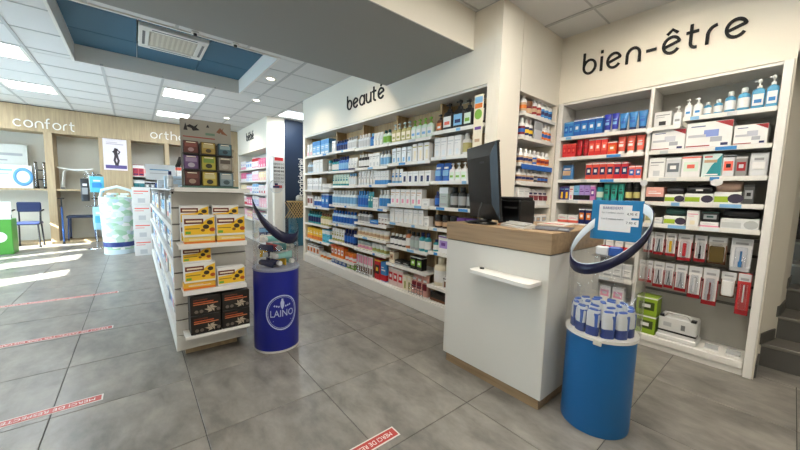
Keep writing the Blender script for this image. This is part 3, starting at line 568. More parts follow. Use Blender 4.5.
ROWS = {
0: [[('pale white carton', 'box', 2, .10, .24, (W, 'PK', 'LG'), 4), ('tall blue and white carton', 'box', 4, .16, .27, ('LB', 'SB', 'W'), 1)],
    [('slim grey blue bottle', 'bottle', 3, .08, .22, ('PB', 'GR', 'W'), 0), ('white carton', 'box', 3, .13, .24, (W, 'ST', 'LG'), 4), ('clear teal bottle', 'slim', 1, .08, .2, ('SV', 'W', 'T'), 0, .2)],
    [('white carton with grey print', 'box', 5, .12, .23, (W, 'LG', 'GR'), 0), ('short white jar', 'jar', 3, .10, .12, (W, 'LG', 'W'), 0)],
    [('white and maroon carton', 'box', 2, .12, .22, (W, 'MA', 'BR'), 2), ('white bottle with blue label', 'bottle', 3, .1, .2, (W, 'B', 'W'), 0), ('blue carton', 'box', 2, .14, .26, ('B', 'SB', W), 2)],
    [('teal bottle', 'bottle', 5, .1, .24, ('T', 'N', 'DG'), 0), ('olive bottle', 'bottle', 4, .09, .22, ('OL', 'CR', 'BR'), 0)],
    [('yellow carton', 'box', 5, .12, .22, ('Y', 'O', 'W'), 0), ('aqua carton', 'box', 2, .14, .24, ('AQ', W, 'T'), 1)],
    [('orange and white carton', 'box', 4, .12, .2, (W, 'O', 'BR'), 2), ('cream jar', 'jar', 3, .11, .12, ('CR', 'O', W), 0)]],
1: [[('white carton', 'box', 2, .075, .2, (W, 'LG', 'GR'), 4), ('navy bottle', 'bottle', 5, .075, .18, ('B', 'N', 'N'), 0), ('grey white bottle', 'bottle', 4, .075, .2, ('ST', 'LG', 'GR'), 0)],
    [('teal and white bottle', 'bottle', 3, .075, .22, ('T', W, 'N'), 0), ('blue bottle', 'bottle', 4, .075, .24, ('B', 'LB', 'N'), 0), ('white tube with dark cap', 'tube', 3, .09, .2, (W, 'LG', 'N'), 0)],
    [('mint tube', 'tube', 6, .085, .2, ('MG', 'T', 'T'), 0), ('slim white bottle', 'bottle', 3, .07, .2, (W, 'ST', 'LB'), 0)],
    [('white bottle with blue print', 'bottle', 8, .09, .25, ('ST', 'LB', W), 0)],
    [('blue labelled white bottle', 'bottle', 8, .085, .23, ('PB', 'B', 'B'), 0)],
    [('olive and white tube', 'tube', 5, .08, .22, (W, 'OL', 'OL'), 0), ('navy bottle', 'bottle', 4, .085, .24, ('N', 'B', 'N'), 0)],
    [('orange carton', 'box', 4, .1, .2, ('O', W, 'R'), 2), ('red orange jar', 'jar', 3, .1, .14, ('CO', W, 'O'), 0)],
    [('small blue box', 'box', 4, .12, .08, ('B', W, 'LB'), 2), ('lime box', 'box', 2, .12, .08, ('G', 'CR', W), 2)]],
2: [[('grey white bottle', 'bottle', 4, .075, .21, ('ST', 'LG', W), 0), ('blue round bottle', 'bottle', 1, .1, .2, ('B', 'SB', 'LB'), 0), ('white tube', 'tube', 3, .075, .19, (W, 'ST', W), 0), ('pale green bottle', 'bottle', 2, .085, .2, ('MG', 'G', 'DG'), 0)],
    [('dark bottle with white label', 'bottle', 4, .075, .21, ('K', W, W), 0), ('white carton', 'box', 3, .09, .2, (W, 'LG', 'GR'), 4), ('slim pale bottle', 'bottle', 3, .07, .22, ('ST', 'LB', 'GR'), 0)],
    [('white tube', 'tube', 6, .075, .22, (W, 'LG', 'ST'), 0), ('slim white carton', 'box', 5, .06, .2, (W, 'SB', 'LG'), 0)],
    [('blue bottle', 'bottle', 4, .08, .25, ('SB', 'B', 'SB'), 0), ('teal tube', 'tube', 2, .08, .24, ('T', 'MG', 'T'), 0), ('white carton', 'box', 2, .08, .16, (W, 'LG', 'GR'), 4), ('white and blue bottle', 'bottle', 3, .085, .27, ('ST', 'SB', W), 0)],
    [('white bottle with black cap', 'bottle', 4, .085, .17, (W, 'GR', 'K'), 0), ('blue flat box', 'box', 1, .2, .06, ('SB', 'B', W), 0), ('white carton', 'box', 3, .07, .17, (W, 'LG', 'BR'), 1)],
    [('cream jar with brown label', 'jar', 8, .09, .13, ('CR', 'BE', W), 0)],
    [('pale pink jar', 'jar', 4, .09, .12, ('CR', 'PK', 'SV'), 0), ('pale green jar', 'jar', 4, .09, .13, ('MG', 'OL', W), 0)],
    [('thin magazine in wire basket', 'card', 7, .05, .3, (W, 'PK', 'BR'), 0), ('red box', 'box', 1, .13, .3, ('R', 'K', 'Y'), 2, .05), ('blue and red box', 'box', 1, .13, .28, ('SB', 'R', W), 0)]],
3: [[('olive gold pump bottle', 'pump', 4, .095, .25, ('GD', 'CR', 'SV', 'OL'), 0), ('clear mint pump bottle', 'pump', 4, .095, .24, ('MG', W, 'G', 'LB'), 0)],
    [('pale carton', 'box', 4, .085, .2, ('ST', 'LB', 'GR'), 4), ('white carton with gold print', 'box', 3, .085, .22, (W, 'CR', 'GD'), 3)],
    [('slim white tube', 'tube', 3, .07, .19, (W, 'SB', 'LB'), 0), ('white carton with navy square', 'box', 5, .10, .15, (W, 'N', 'LG'), 3)],
    [('white carton with small pink print', 'box', 6, .095, .2, (W, 'PK', 'BE'), 4), ('low white carton', 'box', 1, .13, .09, (W, 'LG', 'LG'), 4)],
    [('plain white carton', 'box', 7, .09, .19, (W, 'ST', 'LG'), 4), ('small white carton', 'box', 1, .09, .12, (W, 'LG', 'GR'), 4)],
    [('black bottle with white label', 'bottle', 4, .08, .16, ('K', W, W), 0), ('copper bottle', 'bottle', 1, .085, .24, ('#b5714a', W, 'K'), 0), ('smoky bottle', 'bottle', 2, .08, .22, ('GR', 'SV', 'K'), 0), ('teal dark bottle', 'bottle', 2, .09, .23, ('T', W, 'N'), 0)],
    [('cream carton', 'box', 1, .1, .17, ('CR', 'BE', 'BR'), 2), ('black flat box', 'box', 2, .14, .06, ('K', 'GR', W), 0), ('black and lime carton', 'box', 2, .1, .17, ('K', 'G', W), 2)],
    [('pink picture carton', 'box', 3, .11, .25, ('#e8cfc9', 'R', W), 2), ('cream and lime carton', 'box', 2, .08, .2, ('CR', 'OL', W), 3), ('salmon pack', 'pouch', 3, .1, .26, ('#d8a598', 'MA', W), 0)]],
4: [[('amber bottle with orange label', 'pump', 1, .09, .2, ('BR', 'O', 'K', W), 0), ('black pump bottle with orange label', 'pump', 1, .135, .3, ('K', W, 'K', 'CO'), 0), ('black pump bottle with navy label', 'pump', 1, .14, .31, ('K', 'LB', 'K', 'N'), 0), ('black pump bottle with green label', 'pump', 1, .11, .29, ('K', 'MG', 'K', 'G'), 0), ('black pump bottle with purple label', 'pump', 1, .15, .31, ('K', W, 'K', 'PU'), 0)],
    [('tall white carton', 'box', 4, .095, .22, (W, 'ST', 'LG'), 4), ('white bottle with gold label', 'bottle', 1, .1, .23, (W, 'GD', W), 0), ('pink and white flat box', 'box', 1, .2, .07, (W, 'PK', 'PU'), 0)],
    [('glossy blue pouch', 'pouch', 2, .13, .21, ('B', 'LB', W), 0), ('white pump bottle with green print', 'pump', 3, .09, .2, (W, 'MG', W, 'G'), 0), ('white bottle', 'bottle', 2, .075, .21, (W, 'ST', W), 0), ('maroon carton', 'box', 1, .07, .22, ('MA', 'R', 'CR'), 2)],
    [('navy bottle', 'bottle', 1, .08, .18, ('N', 'B', 'N'), 0), ('silver grey carton', 'box', 1, .13, .23, ('SV', 'ST', 'GR'), 1), ('dark bottle with grey label', 'bottle', 3, .105, .23, ('#23282a', 'GR', 'K'), 0), ('olive green bottle', 'bottle', 1, .09, .25, ('#4a5533', 'OL', 'K'), 0)],
    [('dark brown jar', 'jar', 3, .1, .15, ('#3a2a24', 'BE', 'K'), 0), ('purple carton', 'box', 2, .12, .14, ('PU', 'N', W), 0)],
    [('teal bottle', 'bottle', 1, .08, .14, ('T', W, 'N'), 0), ('white and purple carton', 'box', 3, .16, .2, (W, 'LI', 'PU'), 2)],
    [('large cream jug bottle', 'bottle', 1, .17, .33, ('CR', W, 'CR'), 0), ('small brown and white carton', 'box', 2, .07, .14, (W, 'BR', 'K'), 3), ('small black bottle', 'bottle', 3, .06, .13, ('K', W, W), 0)],
    [('dark low basket box', 'box', 1, .4, .1, ('#2a2520', 'BR', 'K'), 0)]]}
for k in range(5):
    zs = BZ[k]+[.18]
    for i, (z, runs) in enumerate(zip(zs, ROWS[k])):
        nm = 'bottom' if i == len(zs)-1 else ORD[i]
        row(BX[k]+.022, BX[k+1]-.022, runs, z, 'the %s shelf of the %s beauté bay' % (nm, BAY[k]), 2.715)
for k, (x0, x1, lab) in enumerate(((-4.40, -3.98, 'wire basket front holding thin magazines at the foot of the middle beauté bay'), (-3.06, -2.80, 'wire basket front holding salmon packs at the foot of the fourth beauté bay'))):
    t = thing('wire_basket', lab, 'basket', (x0, 2.70, .181)); L_ = x1-x0
    for z in (.02, .07, .12): ob('rail', MB().tube([(0, -.004, z), (L_, -.004, z)], .0035, CHROME, 6), t)
    for q in range(6): ob('wire', MB().tube([(L_*q/5, -.009, 0), (L_*q/5, -.009, .125)], .003, CHROME, 6), t)
o = thing('hanging_banner', 'long cream leaflet with avocado picture hanging beside the black pump bottles', 'leaflet', (-2.075, 2.70, 1.93))
ob('sheet', MB().cbox(-.055, .055, -.022, -.016, 0, .52, pm('CR'), .001), o)
ob('print', MB().lathe([(.05, -.001), (.05, .001)], pm('G'), 16, sx=.9, M=Matrix.Translation((0, -.0225, .33)) @ Matrix.Rotation(PI/2, 4, 'X')), o)
for (x0, x1, z0, z1, c) in ((-.045, .045, .44, .5, 'LB'), (-.045, .045, .39, .435, 'O'), (-.035, .04, .18, .21, 'PU'), (-.03, .03, .06, .09, 'BE')): ob('print', MB().box(x0, x1, -.0232, -.0222, z0, z1, c), o)

# ================================================================== BIEN-ÊTRE SHELVING
wu = thing('shelving_unit', 'white wall shelving of health products under the bien-être sign', 'shelving', (0, 0, 0))
ob('plinth', MB().cbox(-1.80, -.15, 3.895, 4.2, 0, .055, LAM, .003), wu); ob('base_shelf', MB().cbox(-1.80, -.15, 3.88, 4.22, .056, .12, LAM, .006), wu)
ob('side_panel', MB().cbox(-.148, -.096, 3.875, 4.235, 0, 2.544, LAM, .003), wu); ob('side_panel', MB().cbox(-1.859, -1.805, 3.895, 4.235, 0, 2.544, LAM, .003), wu)
ob('divider', MB().cbox(-.975, -.945, 3.90, 4.22, .12, 2.52, LAM, .003), wu)
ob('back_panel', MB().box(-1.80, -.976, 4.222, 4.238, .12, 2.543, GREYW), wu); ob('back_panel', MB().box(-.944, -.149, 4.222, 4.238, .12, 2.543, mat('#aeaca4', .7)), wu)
ob('top_board', MB().box(-1.80, -.149, 3.90, 4.22, 2.521, 2.543, LAM), wu)
LZ = [2.152, 1.921, 1.664, 1.43, 1.165, .90, .62, .36]; RZ = [2.207, 1.925, 1.669, 1.439, 1.229]
for z in LZ: shelf_board(wu, -1.803, -.977, 3.89, 4.22, z, tags=2, lip=.035)
for z in RZ: shelf_board(wu, -.943 if z < 2.1 else -.715, -.15, 3.89, 4.22, z, tags=2, lip=.035)
shelf_board(wu, -.943, -.722, 3.89, 4.22, 2.15, lip=.035)
pl = 'the %s shelf of the left bien-être bay'
LROWS = [
 [('short blue tube carton', 'box', 2, .055, .14, ('SB', 'B', 'LB'), 2), ('tall blue carton', 'box', 4, .08, .15, ('B', 'SB', W), 2), ('royal blue tube', 'tube', 2, .075, .165, ('#2a35a8', 'LB', W), 0), ('bright blue tube with dark cap', 'tube', 3, .085, .15, ('SB', 'B', 'N'), 0)],
 [('slim coral red carton', 'box', 3, .052, .125, ('#d8403f', 'R', 'CO'), 2), ('deep red tube', 'tube', 2, .07, .155, ('R', 'DR', 'DR'), 0), ('red carton', 'box', 3, .065, .15, ('#d8312f', 'CO', W), 2), ('orange red carton', 'box', 1, .09, .11, ('#e4472b', 'O', W), 2), ('coral tube with white cap', 'tube', 3, .085, .145, ('CO', W, W), 0)],
 [('round blue baby wipes pack', 'pouch', 1, .12, .14, ('#3b72a8', 'BE', W), 0), ('red and navy carton', 'box', 4, .062, .145, ('#d9503f', 'N', W), 2, .14), ('darker red and navy carton', 'box', 2, .06, .14, ('R', 'N', 'LG'), 2), ('small red and blue carton', 'box', 2, .05, .105, ('CO', 'B', W), 2)],
 [('purple carton with yellow panel', 'box', 2, .055, .125, ('#3a3470', 'Y', 'LB'), 3), ('slim white carton with pink mark', 'box', 1, .045, .13, (W, 'PK', 'R'), 4), ('pale blue and black carton', 'box', 1, .06, .14, ('LB', 'K', 'T'), 0), ('lilac and black carton', 'box', 2, .055, .14, ('LI', 'K', 'PU'), 0), ('pink carton', 'box', 1, .05, .14, ('#c477b8', 'PU', W), 2), ('teal bottle with black cap', 'slim', 1, .07, .16, ('T', 'MG', 'K'), 0), ('teal green tube', 'tube', 3, .065, .15, ('#2f9c8c', 'DG', 'T'), 0), ('black bottle', 'slim', 2, .065, .17, ('K', 'GD', 'K'), 0)],
 [('pink and white flat carton', 'box', 2, .10, .075, (W, 'CO', 'PK'), 0), ('navy and orange carton', 'box', 3, .06, .14, ('N', 'O', W), 2), ('white carton', 'box', 3, .1, .12, (W, 'LG', 'SB'), 4)],
 [('white and blue carton', 'box', 4, .09, .15, (W, 'SB', 'N'), 0), ('white and red carton', 'box', 4, .07, .16, (W, 'R', 'LG'), 0)],
 [('white bottle with grey cap', 'bottle', 6, .08, .17, (W, 'LG', 'GR'), 0), ('white carton with grey print', 'box', 3, .08, .15, (W, 'LG', 'GR'), 1)],
 [('pale carton with pink print', 'box', 6, .1, .15, (W, 'PK', 'LG'), 2)]]
for i, r in enumerate(LROWS): row(-1.79, -.99, [(q[0], q[1], q[2], q[3]*1.04, min(q[4]*(1.25 if i < 5 else 1.05), .2))+tuple(q[5:]) for q in r], LZ[i], pl % (ORD[i] if i < 7 else 'lowest'), 3.90, parts=True)
ba = [-.93, -.16]
def item(x0, x1, h, kind, cols, st, z, label, d=None, name=None, y=3.905, rz=0, cat=None):
    w_ = x1-x0; d = d or {'box': min(.22, w_*.8), 'pump': w_*.6, 'roll': .2}.get(kind, min(.1, w_))
    return product(kind, w_, d, h, cols, st, ((x0+x1)/2, y+d/2, z+.001), rz, label, None, True, name, cat)
LW = mat('#e3eef2', .4)
item(-.93, -.80, .14, 'box', (W, 'K', 'GR'), 4, 2.15, 'white device box at the left end of the top right bien-être shelf')
for k, (x0, x1, h, lb) in enumerate([(-.788, -.725, .175, 'leftmost'), (-.712, -.66, .165, 'second'), (-.652, -.594, .165, 'third')]):
    item(x0, x1, h, 'pump', (W, 'ST', W, 'GR' if k == 0 else 'SB'), 0, 2.207 if x0 > -.72 else 2.15, 'small white hand gel pump bottle, %s from the white device box' % lb)
BLG = '#4f9fc6'
item(-.585, -.535, .115, 'bottle', (BLG, W, W), 0, 2.207, 'smallest blue gel bottle with white cap, left of the row'); item(-.522, -.466, .125, 'bottle', (BLG, W, W), 0, 2.207, 'second small blue gel bottle with white cap')
item(-.455, -.39, .175, 'bottle', (BLG, W, W), 0, 2.207, 'medium blue gel bottle with dome cap'); item(-.38, -.308, .19, 'bottle', (BLG, W, W), 0, 2.207, 'larger blue gel bottle with white cap beside the pump bottles')
item(-.30, -.225, .235, 'pump', ('#3f8fb6', W, W, 'SB'), 0, 2.207, 'large blue hand gel pump bottle, left of the last one'); item(-.22, -.155, .25, 'pump', (BLG, W, W, 'SB'), 0, 2.207, 'tallest blue hand gel pump bottle at the right end')
item(-.935, -.685, .19, 'box', (W, 'DR', '#c9ccd4'), 5, 1.925, 'left wide blood pressure monitor carton with red corner', .28); item(-.68, -.385, .225, 'box', (W, 'DR', '#7f93cf'), 5, 1.925, 'largest blood pressure monitor carton, middle of the three', .28)
item(-.375, -.185, .165, 'box', (W, 'DR', '#b9bcc8'), 5, 1.925, 'smallest blood pressure monitor carton, right of the three', .28)
item(-.935, -.81, .19, 'box', (W, 'LG', 'GR'), 4, 1.669, 'white thermometer carton at left of the third right shelf'); item(-.805, -.695, .185, 'box', ('#d4d6d8', '#6d747a', W), 2, 1.669, 'grey device pack leaning beside a white thermometer carton')
item(-.69, -.56, .19, 'box', (W, 'MG', 'CO'), 2, 1.669, 'white carton with pale green panel and red spot'); item(-.55, -.425, .2, 'box', ('#cfe3e0', 'T', 'BE'), 6, 1.669, 'white and teal diagonal carton')
item(-.42, -.348, .18, 'box', ('#d9dadd', 'CO', 'K'), 2, 1.669, 'narrow grey carton with red picture'); item(-.342, -.275, .165, 'box', ('#8f8f8d', 'DR', 'LG'), 2, 1.669, 'narrow dark grey carton'); item(-.265, -.16, .19, 'pouch', ('#d5d8da', W, 'GR'), 0, 1.669, 'shiny silver pouch at right end of the third shelf', .07)
item(-.94, -.80, .14, 'box', ('#dba294', 'K', W), 0, 1.439, 'salmon and black carton beside the rolled cushions', .2)
item(-.79, -.655, .15, 'roll', ('#26262a', W, '#9db92f', '#3a3346'), 0, 1.439, 'charcoal rolled cushion in white and green sleeve'); item(-.645, -.455, .165, 'roll', ('K', W, '#9db92f', '#3a3346'), 1, 1.439, 'wide black rolled cushion in white and green sleeve')
item(-.45, -.285, .20, 'roll', ('#b39684', W, '#9db92f', '#3a3346'), 0, 1.439, 'beige rolled cushion in white and green sleeve'); item(-.275, -.215, .16, 'box', ('#4a4c4c', 'GR', 'K'), 2, 1.439, 'dark grey carton right of the beige cushion')
item(-.93, -.86, .1, 'box', ('CR', 'OL', 'GD'), 2, 1.229, 'small cream carton near the blue display sign'); item(-.85, -.79, .06, 'box', (W, 'LG', 'GR'), 0, 1.229, 'low white carton beside dark green roll')
item(-.78, -.625, .165, 'roll', ('DG', W, '#9db92f', '#3a3346'), 0, 1.229, 'dark green rolled cushion in white and green sleeve'); item(-.615, -.53, .14, 'box', (W, 'CR', 'PK'), 4, 1.229, 'plain white carton right of the dark green roll')
item(-.52, -.40, .045, 'box', (W, 'PK', 'LG'), 0, 1.229, 'long flat white and pink carton'); product('box', .11, .1, .09, ('K', 'GR', 'DG'), 2, (-.46, 3.96, 1.276), 0, 'black carton lying on the long flat pink and white carton')
item(-.39, -.165, .175, 'roll', ('#121214', '#d9dcdc', '#c2c6c6', '#b0b4b4'), 0, 1.229, 'large black seat cushion in white tray', .26)
# hook rails with hanging cards
for z in (1.125, .835): ob('hook_rail', MB().box(-.942, -.15, 4.19, 4.22, z-.02, z+.01, mat('#8d8c88', .5)), wu)
for z in (.98, .70, .52): ob('slat', MB().box(-.942, -.15, 4.212, 4.221, z-.012, z+.012, mat('#5c5b58', .6)), wu)
def hang(x0, x1, zt, h, cols, st, label, y=3.96):
    w_ = x1-x0; xc = (x0+x1)/2
    product('blister', w_, .03, h, cols, st, (xc, y, zt), 0, label, None, True)
    ob('hook', MB().tube([(xc, 4.2, zt+.006), (xc, y+.03, zt+.006), (xc, y+.002, zt+.012)], .003, CHROME, 6), wu)
rd = 'DR'
for (x0, x1, h, c, st, l) in [(-.925, -.85, .21, ('#dedddb', rd, 'N'), 0, 'hanging card of thin tweezers with red rim, upper row left end'), (-.845, -.765, .22, ('#d5d5d4', rd, '#3c4a50'), 1, 'hanging card of dark scissors, upper row second'), (-.755, -.675, .22, ('#dedddb', rd, 'Y'), 2, 'hanging card with a yellow tool'), (-.665, -.56, .25, ('#d8d3d3', rd, 'R'), 2, 'tilted hanging card with a red tool'), (-.545, -.465, .24, ('#d8d8d6', rd, 'K'), 0, 'hanging card with a black nail file'), (-.455, -.335, .24, ('#b9b7b2', 'BR', '#5a4a22'), 3, 'hanging card with a bronze brown bag'), (-.31, -.185, .28, ('#e6e6e6', 'LG', 'SB'), 0, 'large white hanging card with a blue tool')]: hang(x0, x1, 1.13, h, c, st, l)
for (x0, x1, h, c, st, l) in [(-.938, -.885, .22, ('#dedddb', rd, 'GR'), 0, 'lower hanging card with grey file near the clear tube'), (-.88, -.83, .22, ('#d5d5d4', rd, 'R'), 0, 'lower hanging card with slim red tool'), (-.822, -.74, .25, ('#dedddb', rd, 'K'), 1, 'lower hanging card with black clippers'), (-.735, -.665, .24, ('#d5d5d4', rd, '#4a4d50'), 1, 'lower hanging card with steel nippers'), (-.655, -.57, .25, ('#dedddb', rd, 'GR'), 1, 'lower hanging card with small scissors'), (-.56, -.47, .29, ('#e4e4e2', rd, W), 2, 'lower hanging card with a white pad'), (-.46, -.36, .33, ('#d5d3d2', rd, '#a05048'), 0, 'long hanging card with a rose handled file'), (-.345, -.255, .22, ('#d6d6d6', 'BR', W), 3, 'hanging card with a white clip pack'), (-.245, -.165, .36, ('#c23a3a', rd, W), 4, 'long red hanging card with white oval foot file')]: hang(x0, x1, .84, h, c, st, l, 3.94)
for k, z in enumerate((.121, .31)): product('box', .17, .17, .185, ('#8fae2c', '#3a4a1c', W), 2, (-.845, 4.0, z), 0, 'lime green device carton, %s of the stack by the clear tube' % ('lower' if k == 0 else 'upper'))
sc = thing('therapy_device', 'white boxy device with carry handle on bottom shelf beside the green cartons', 'device', (-.60, 4.02, .121))
ob('body', MB().cbox(-.14, .14, -.1, .1, .03, .225, mat('#d9dad8'), .012), sc); ob('foot_rail', MB().cbox(-.15, .15, -.11, .11, 0, .045, mat('#e4e4e2'), .008), sc)
ob('handle', MB().tube([(-.1, -.09, .225), (-.07, -.1, .265), (.07, -.1, .265), (.1, -.09, .225)], .012, mat('#cfd0ce')), sc); ob('black_band', MB().box(-.141, .141, -.101, .0, .075, .092, BLACK), sc)
for s_ in (-1, 1): ob('clasp', MB().cbox(s_*.115-.02, s_*.115+.02, -.105, -.06, .215, .24, BLACK, .004), sc)
ob('vent', MB().box(.03, .06, -.1012, -.099, .12, .17, mat('#77797a')), sc); ob('label', MB().box(-.1, -.04, -.1012, -.099, .13, .17, mat('#b5b8ba')), sc)
for k, x in enumerate((-.36, -.22)):
    t = thing('price_holder', 'small white price stand on the bottom shelf, %s' % ('left one' if k == 0 else 'right one'), 'price stand', (x, 3.98, .121))
    ob('base', MB().cbox(-.05, .05, -.03, .03, 0, .006, mat('#e3e3e1'), .001), t); ob('card', MB().box(-.045, .045, -.003, .003, 0, .045, mat('#8d8f8e'), M=Matrix.Translation((0, 0, .006)) @ Matrix.Rotation(-.7, 4, 'X')), t)
for k, (x, z) in enumerate(((-.955, 2.12), (-.955, 1.62), (-.44, 1.62))):
    t = thing('shelf_talker', ['white round shelf talker at the divider below the blue tubes', 'black and white round shelf talker on the divider', 'silver oval shelf talker under the teal carton'][k], 'price tag', (x, 3.872, z))
    ob('disc', MB().lathe([(.03, -.002), (.03, .002)], W if k != 1 else 'LG', 18, sx=1.3 if k == 2 else 1, M=Matrix.Rotation(PI/2, 4, 'X')), t); ob('print', MB().lathe([(.019, -.003), (.019, .0)], ['BE', 'K', 'LG'][k], 14, M=Matrix.Rotation(PI/2, 4, 'X')), t)
# ---- narrow shelf on the return wall, faces +X
ru = thing('shelving_unit', 'narrow white recessed shelving on the return wall left of the bien-être sign', 'shelving', (0, 0, 0))
TZ = [2.33, 2.085, 1.80, 1.605, 1.36, 1.14, .8, .45]
ob('back_panel', MB().box(-2.219, -2.205, 3.162, 3.858, .1, 2.515, GREYW), ru); ob('plinth', MB().cbox(-2.2, -1.865, 3.162, 3.856, 0, .1, LAM, .003), ru)
ob('side_panel', MB().box(-2.2, -1.93, 3.162, 3.175, .1, 2.515, LAM), ru)
for i, z in enumerate(TZ): shelf_board(ru, -2.204, -1.875, 3.178, 3.856, z, axis='Y', lip=.05 if i == 2 else .03, lipm=pm('B') if i == 2 else None)
pt = 'the %s shelf of the narrow return wall recess'
sp = lambda l, c, a, b: (l, 'bottle', 0, .085, .17, (W, c, a, b), 0)
def tb(look, n, c0, c1, c2, c3, h=.18, w_=.075): return (look, 'bottle', n, w_, h, (c0, c1, c2, c3), 0)
TROWS = [[tb('white bottle with tan label', 1, W, 'BE', W, 'O'), ('red round pot', 'jar', 1, .12, .13, ('MA', 'BE', 'BR'), 0), tb('white bottle with red label', 2, W, 'DR', W, 'BE'), tb('white bottle with blue label', 3, W, 'SB', W, 'N')],
 [tb('white bottle with purple label', 1, W, 'MA', W, 'B'), tb('white bottle with yellow label', 2, W, 'N', W, 'Y'), ('grey card display', 'card', 1, .16, .18, ('LG', 'GR', 'LG'), 0), tb('white bottle with orange label', 3, W, 'O', W, 'B')],
 [tb('white and tan bottle', 3, W, 'BE', W, 'N'), tb('white and blue bottle', 1, W, 'B', W, 'BE'), tb('white and rust bottle', 3, W, 'O', W, 'MA')],
 [tb('short white bottle with tan label', 4, W, 'BE', W, 'N', .16), tb('dark fronted white bottle', 1, W, 'K', W, 'GR', .16), tb('short white bottle with brown label', 3, W, 'BR', W, 'B', .16)],
 [('white blank carton', 'box', 2, .11, .17, (W, 'LG', 'LG'), 4), ('white and maroon pouch', 'pouch', 4, .1, .16, (W, 'MA', 'N'), 0)],
 [('white small carton with grey print', 'box', 5, .12, .1, (W, 'GR', 'BE'), 2)]]
for i, r in enumerate(TROWS): row(3.185, 3.85, [(q[0], q[1], q[2], q[3], q[4]*(1.15 if i != 2 and i != 3 else .95))+tuple(q[5:]) for q in r], TZ[i], pt % ORD[i], -1.872, axis='Y', parts=False, maxd=.16)

# ================================================================== COUNTER
ct = thing('counter', 'white sales counter with thick oak top and oak kick', 'counter', (0, 0, 0))
ob('body', MB().cbox(-1.855, -.965, 2.055, 2.93, .08, 1.075, mat('#dddbd3', .35, var=.01), .003), ct)
ob('kick', MB().box(-1.83, -.985, 2.075, 2.91, 0, .08, OAK), ct)
ob('countertop', MB().cbox(-1.86, -.955, 2.045, 2.94, 1.083, 1.225, OAK, .004), ct)
ob('shadow_gap', MB().box(-1.85, -.97, 2.06, 2.925, 1.075, 1.083, mat('#6f6a61')), ct)
pts = [(-1.52, 2.054), (-1.0, 2.054)]; tray = [(-1.52, 2.053), (-1.52, 1.99)]+[(-1.48+.04*math.cos(a), 1.965+.04*math.sin(a)) for a in [PI+PI/2*k/6 for k in range(7)]]+[(-1.05+.04*math.cos(a), 1.93+.04*math.sin(a)) for a in [-PI/2+PI/2*k/6 for k in range(7)]]+[(-1.01, 2.053)]
mb = MB(); n = len(tray); mb.add([(x, y, .875) for x, y in tray]+[(x, y, .90) for x, y in tray], [tuple(range(n-1, -1, -1)), tuple(range(n, 2*n))]+[(i, (i+1) % n, (i+1) % n+n, i+n) for i in range(n)], mat('#ecebe6', .3))
ob('bag_shelf', mb, ct, label='white ledge on the counter front')
ob('ledge_button', MB().lathe([(.018, .9005), (.016, .91)], BLACK, 12, cx=-1.46, cy=2.02), ct)
# monitor (seen from behind)
mo = thing('monitor', 'black flat monitor seen from behind on the oak counter', 'monitor', (-1.64, 2.235, 1.2255), math.atan2(-.23, .46))
ob('foot', MB().lathe([(.15, 0), (.15, .012), (.03, .03)], BLACK, 24, sx=1, sy=.75), mo); ob('neck', MB().cbox(-.045, .045, .03, .07, .02, .38, BLACK, .006), mo)
MT = Matrix.Translation((0, 0, .37)) @ Matrix.Rotation(math.radians(6), 4, 'X')
ob('shell', MB().loft([[MT @ Vector(p) for p in r] for r in ([(-.26, .0, -.33), (.26, .0, -.33), (.26, .0, .27), (-.26, .0, .27)], [(-.26, -.02, -.33), (.26, -.02, -.33), (.26, -.02, .27), (-.26, -.02, .27)], [(-.20, -.05, -.20), (.20, -.05, -.20), (.20, -.05, .17), (-.20, -.05, .17)])], BLACK, smooth=False), mo)
ob('screen', MB().box(-.245, .245, .0, .003, -.30, .255, mat('#15181c', .2), M=MT), mo); ob('bezel', MB().box(-.262, .262, -.012, .0045, -.332, -.302, DARK, M=MT).box(-.262, .262, -.012, .0045, .257, .272, DARK, M=MT), mo)
ob('badge', MB().box(.03, .11, -.0512, -.0495, .12, .135, mat('#33353a', .3), M=MT), mo)
ob('cable', MB().tube([(.0, .02, .25), (.06, -.06, .12), (.1, -.08, .02), (.02, -.13, .006), (-.1, -.1, .006)], .006, BLACK), mo)
pn = thing('receipt_printer', 'black receipt printer box beside the monitor on the counter', 'printer', (-1.45, 2.46, 1.2255), -.1)
ob('case', MB().cbox(-.13, .09, -.1, .1, 0, .20, BLACK, .01), pn); ob('lid', MB().cbox(-.125, .085, -.09, .08, .2, .225, DARK, .008), pn); ob('paper_slot', MB().box(-.06, .06, -.101, -.095, .13, .145, mat('#3a3b3e')), pn)
kb = thing('keyboard', 'small white keyboard lying in front of the printer on the counter', 'keyboard', (-1.29, 2.19, 1.2255), -.35)
ob('case', MB().add([(-.13, -.05, 0), (.13, -.05, 0), (.13, .05, 0), (-.13, .05, 0), (-.13, -.05, .018), (.13, -.05, .012), (.13, .05, .03), (-.13, .05, .035)], [(0, 3, 2, 1), (4, 5, 6, 7), (0, 1, 5, 4), (1, 2, 6, 5), (2, 3, 7, 6), (3, 0, 4, 7)], mat('#d5d3ce')), kb)
for r_ in range(3):
    ob('key_row', MB().cbox(-.118, .118, -.04+r_*.028, -.017+r_*.028, .02+r_*.006, .028+r_*.006, mat('#bdbbb6'), .002), kb)
ob('cable', MB().tube([(-.13, .0, .01), (-.145, -.02, .02), (-.15, -.06, .006)], .004, mat('#b06a3c')), kb)
fy = thing('flyer', 'dark printed flyer lying near the right end of the counter top', 'leaflet', (-1.11, 2.36, 1.2255), .3)
ob('sheet', MB().box(-.13, .13, -.17, .17, 0, .004, mat('#3b3d44', .35)), fy); ob('print', MB().box(-.1, .03, -.12, .1, .004, .0046, mat('#6f7683', .35)), fy); ob('print', MB().box(.05, .11, -.1, .02, .004, .0046, mat('#a8b0ba', .35)), fy)
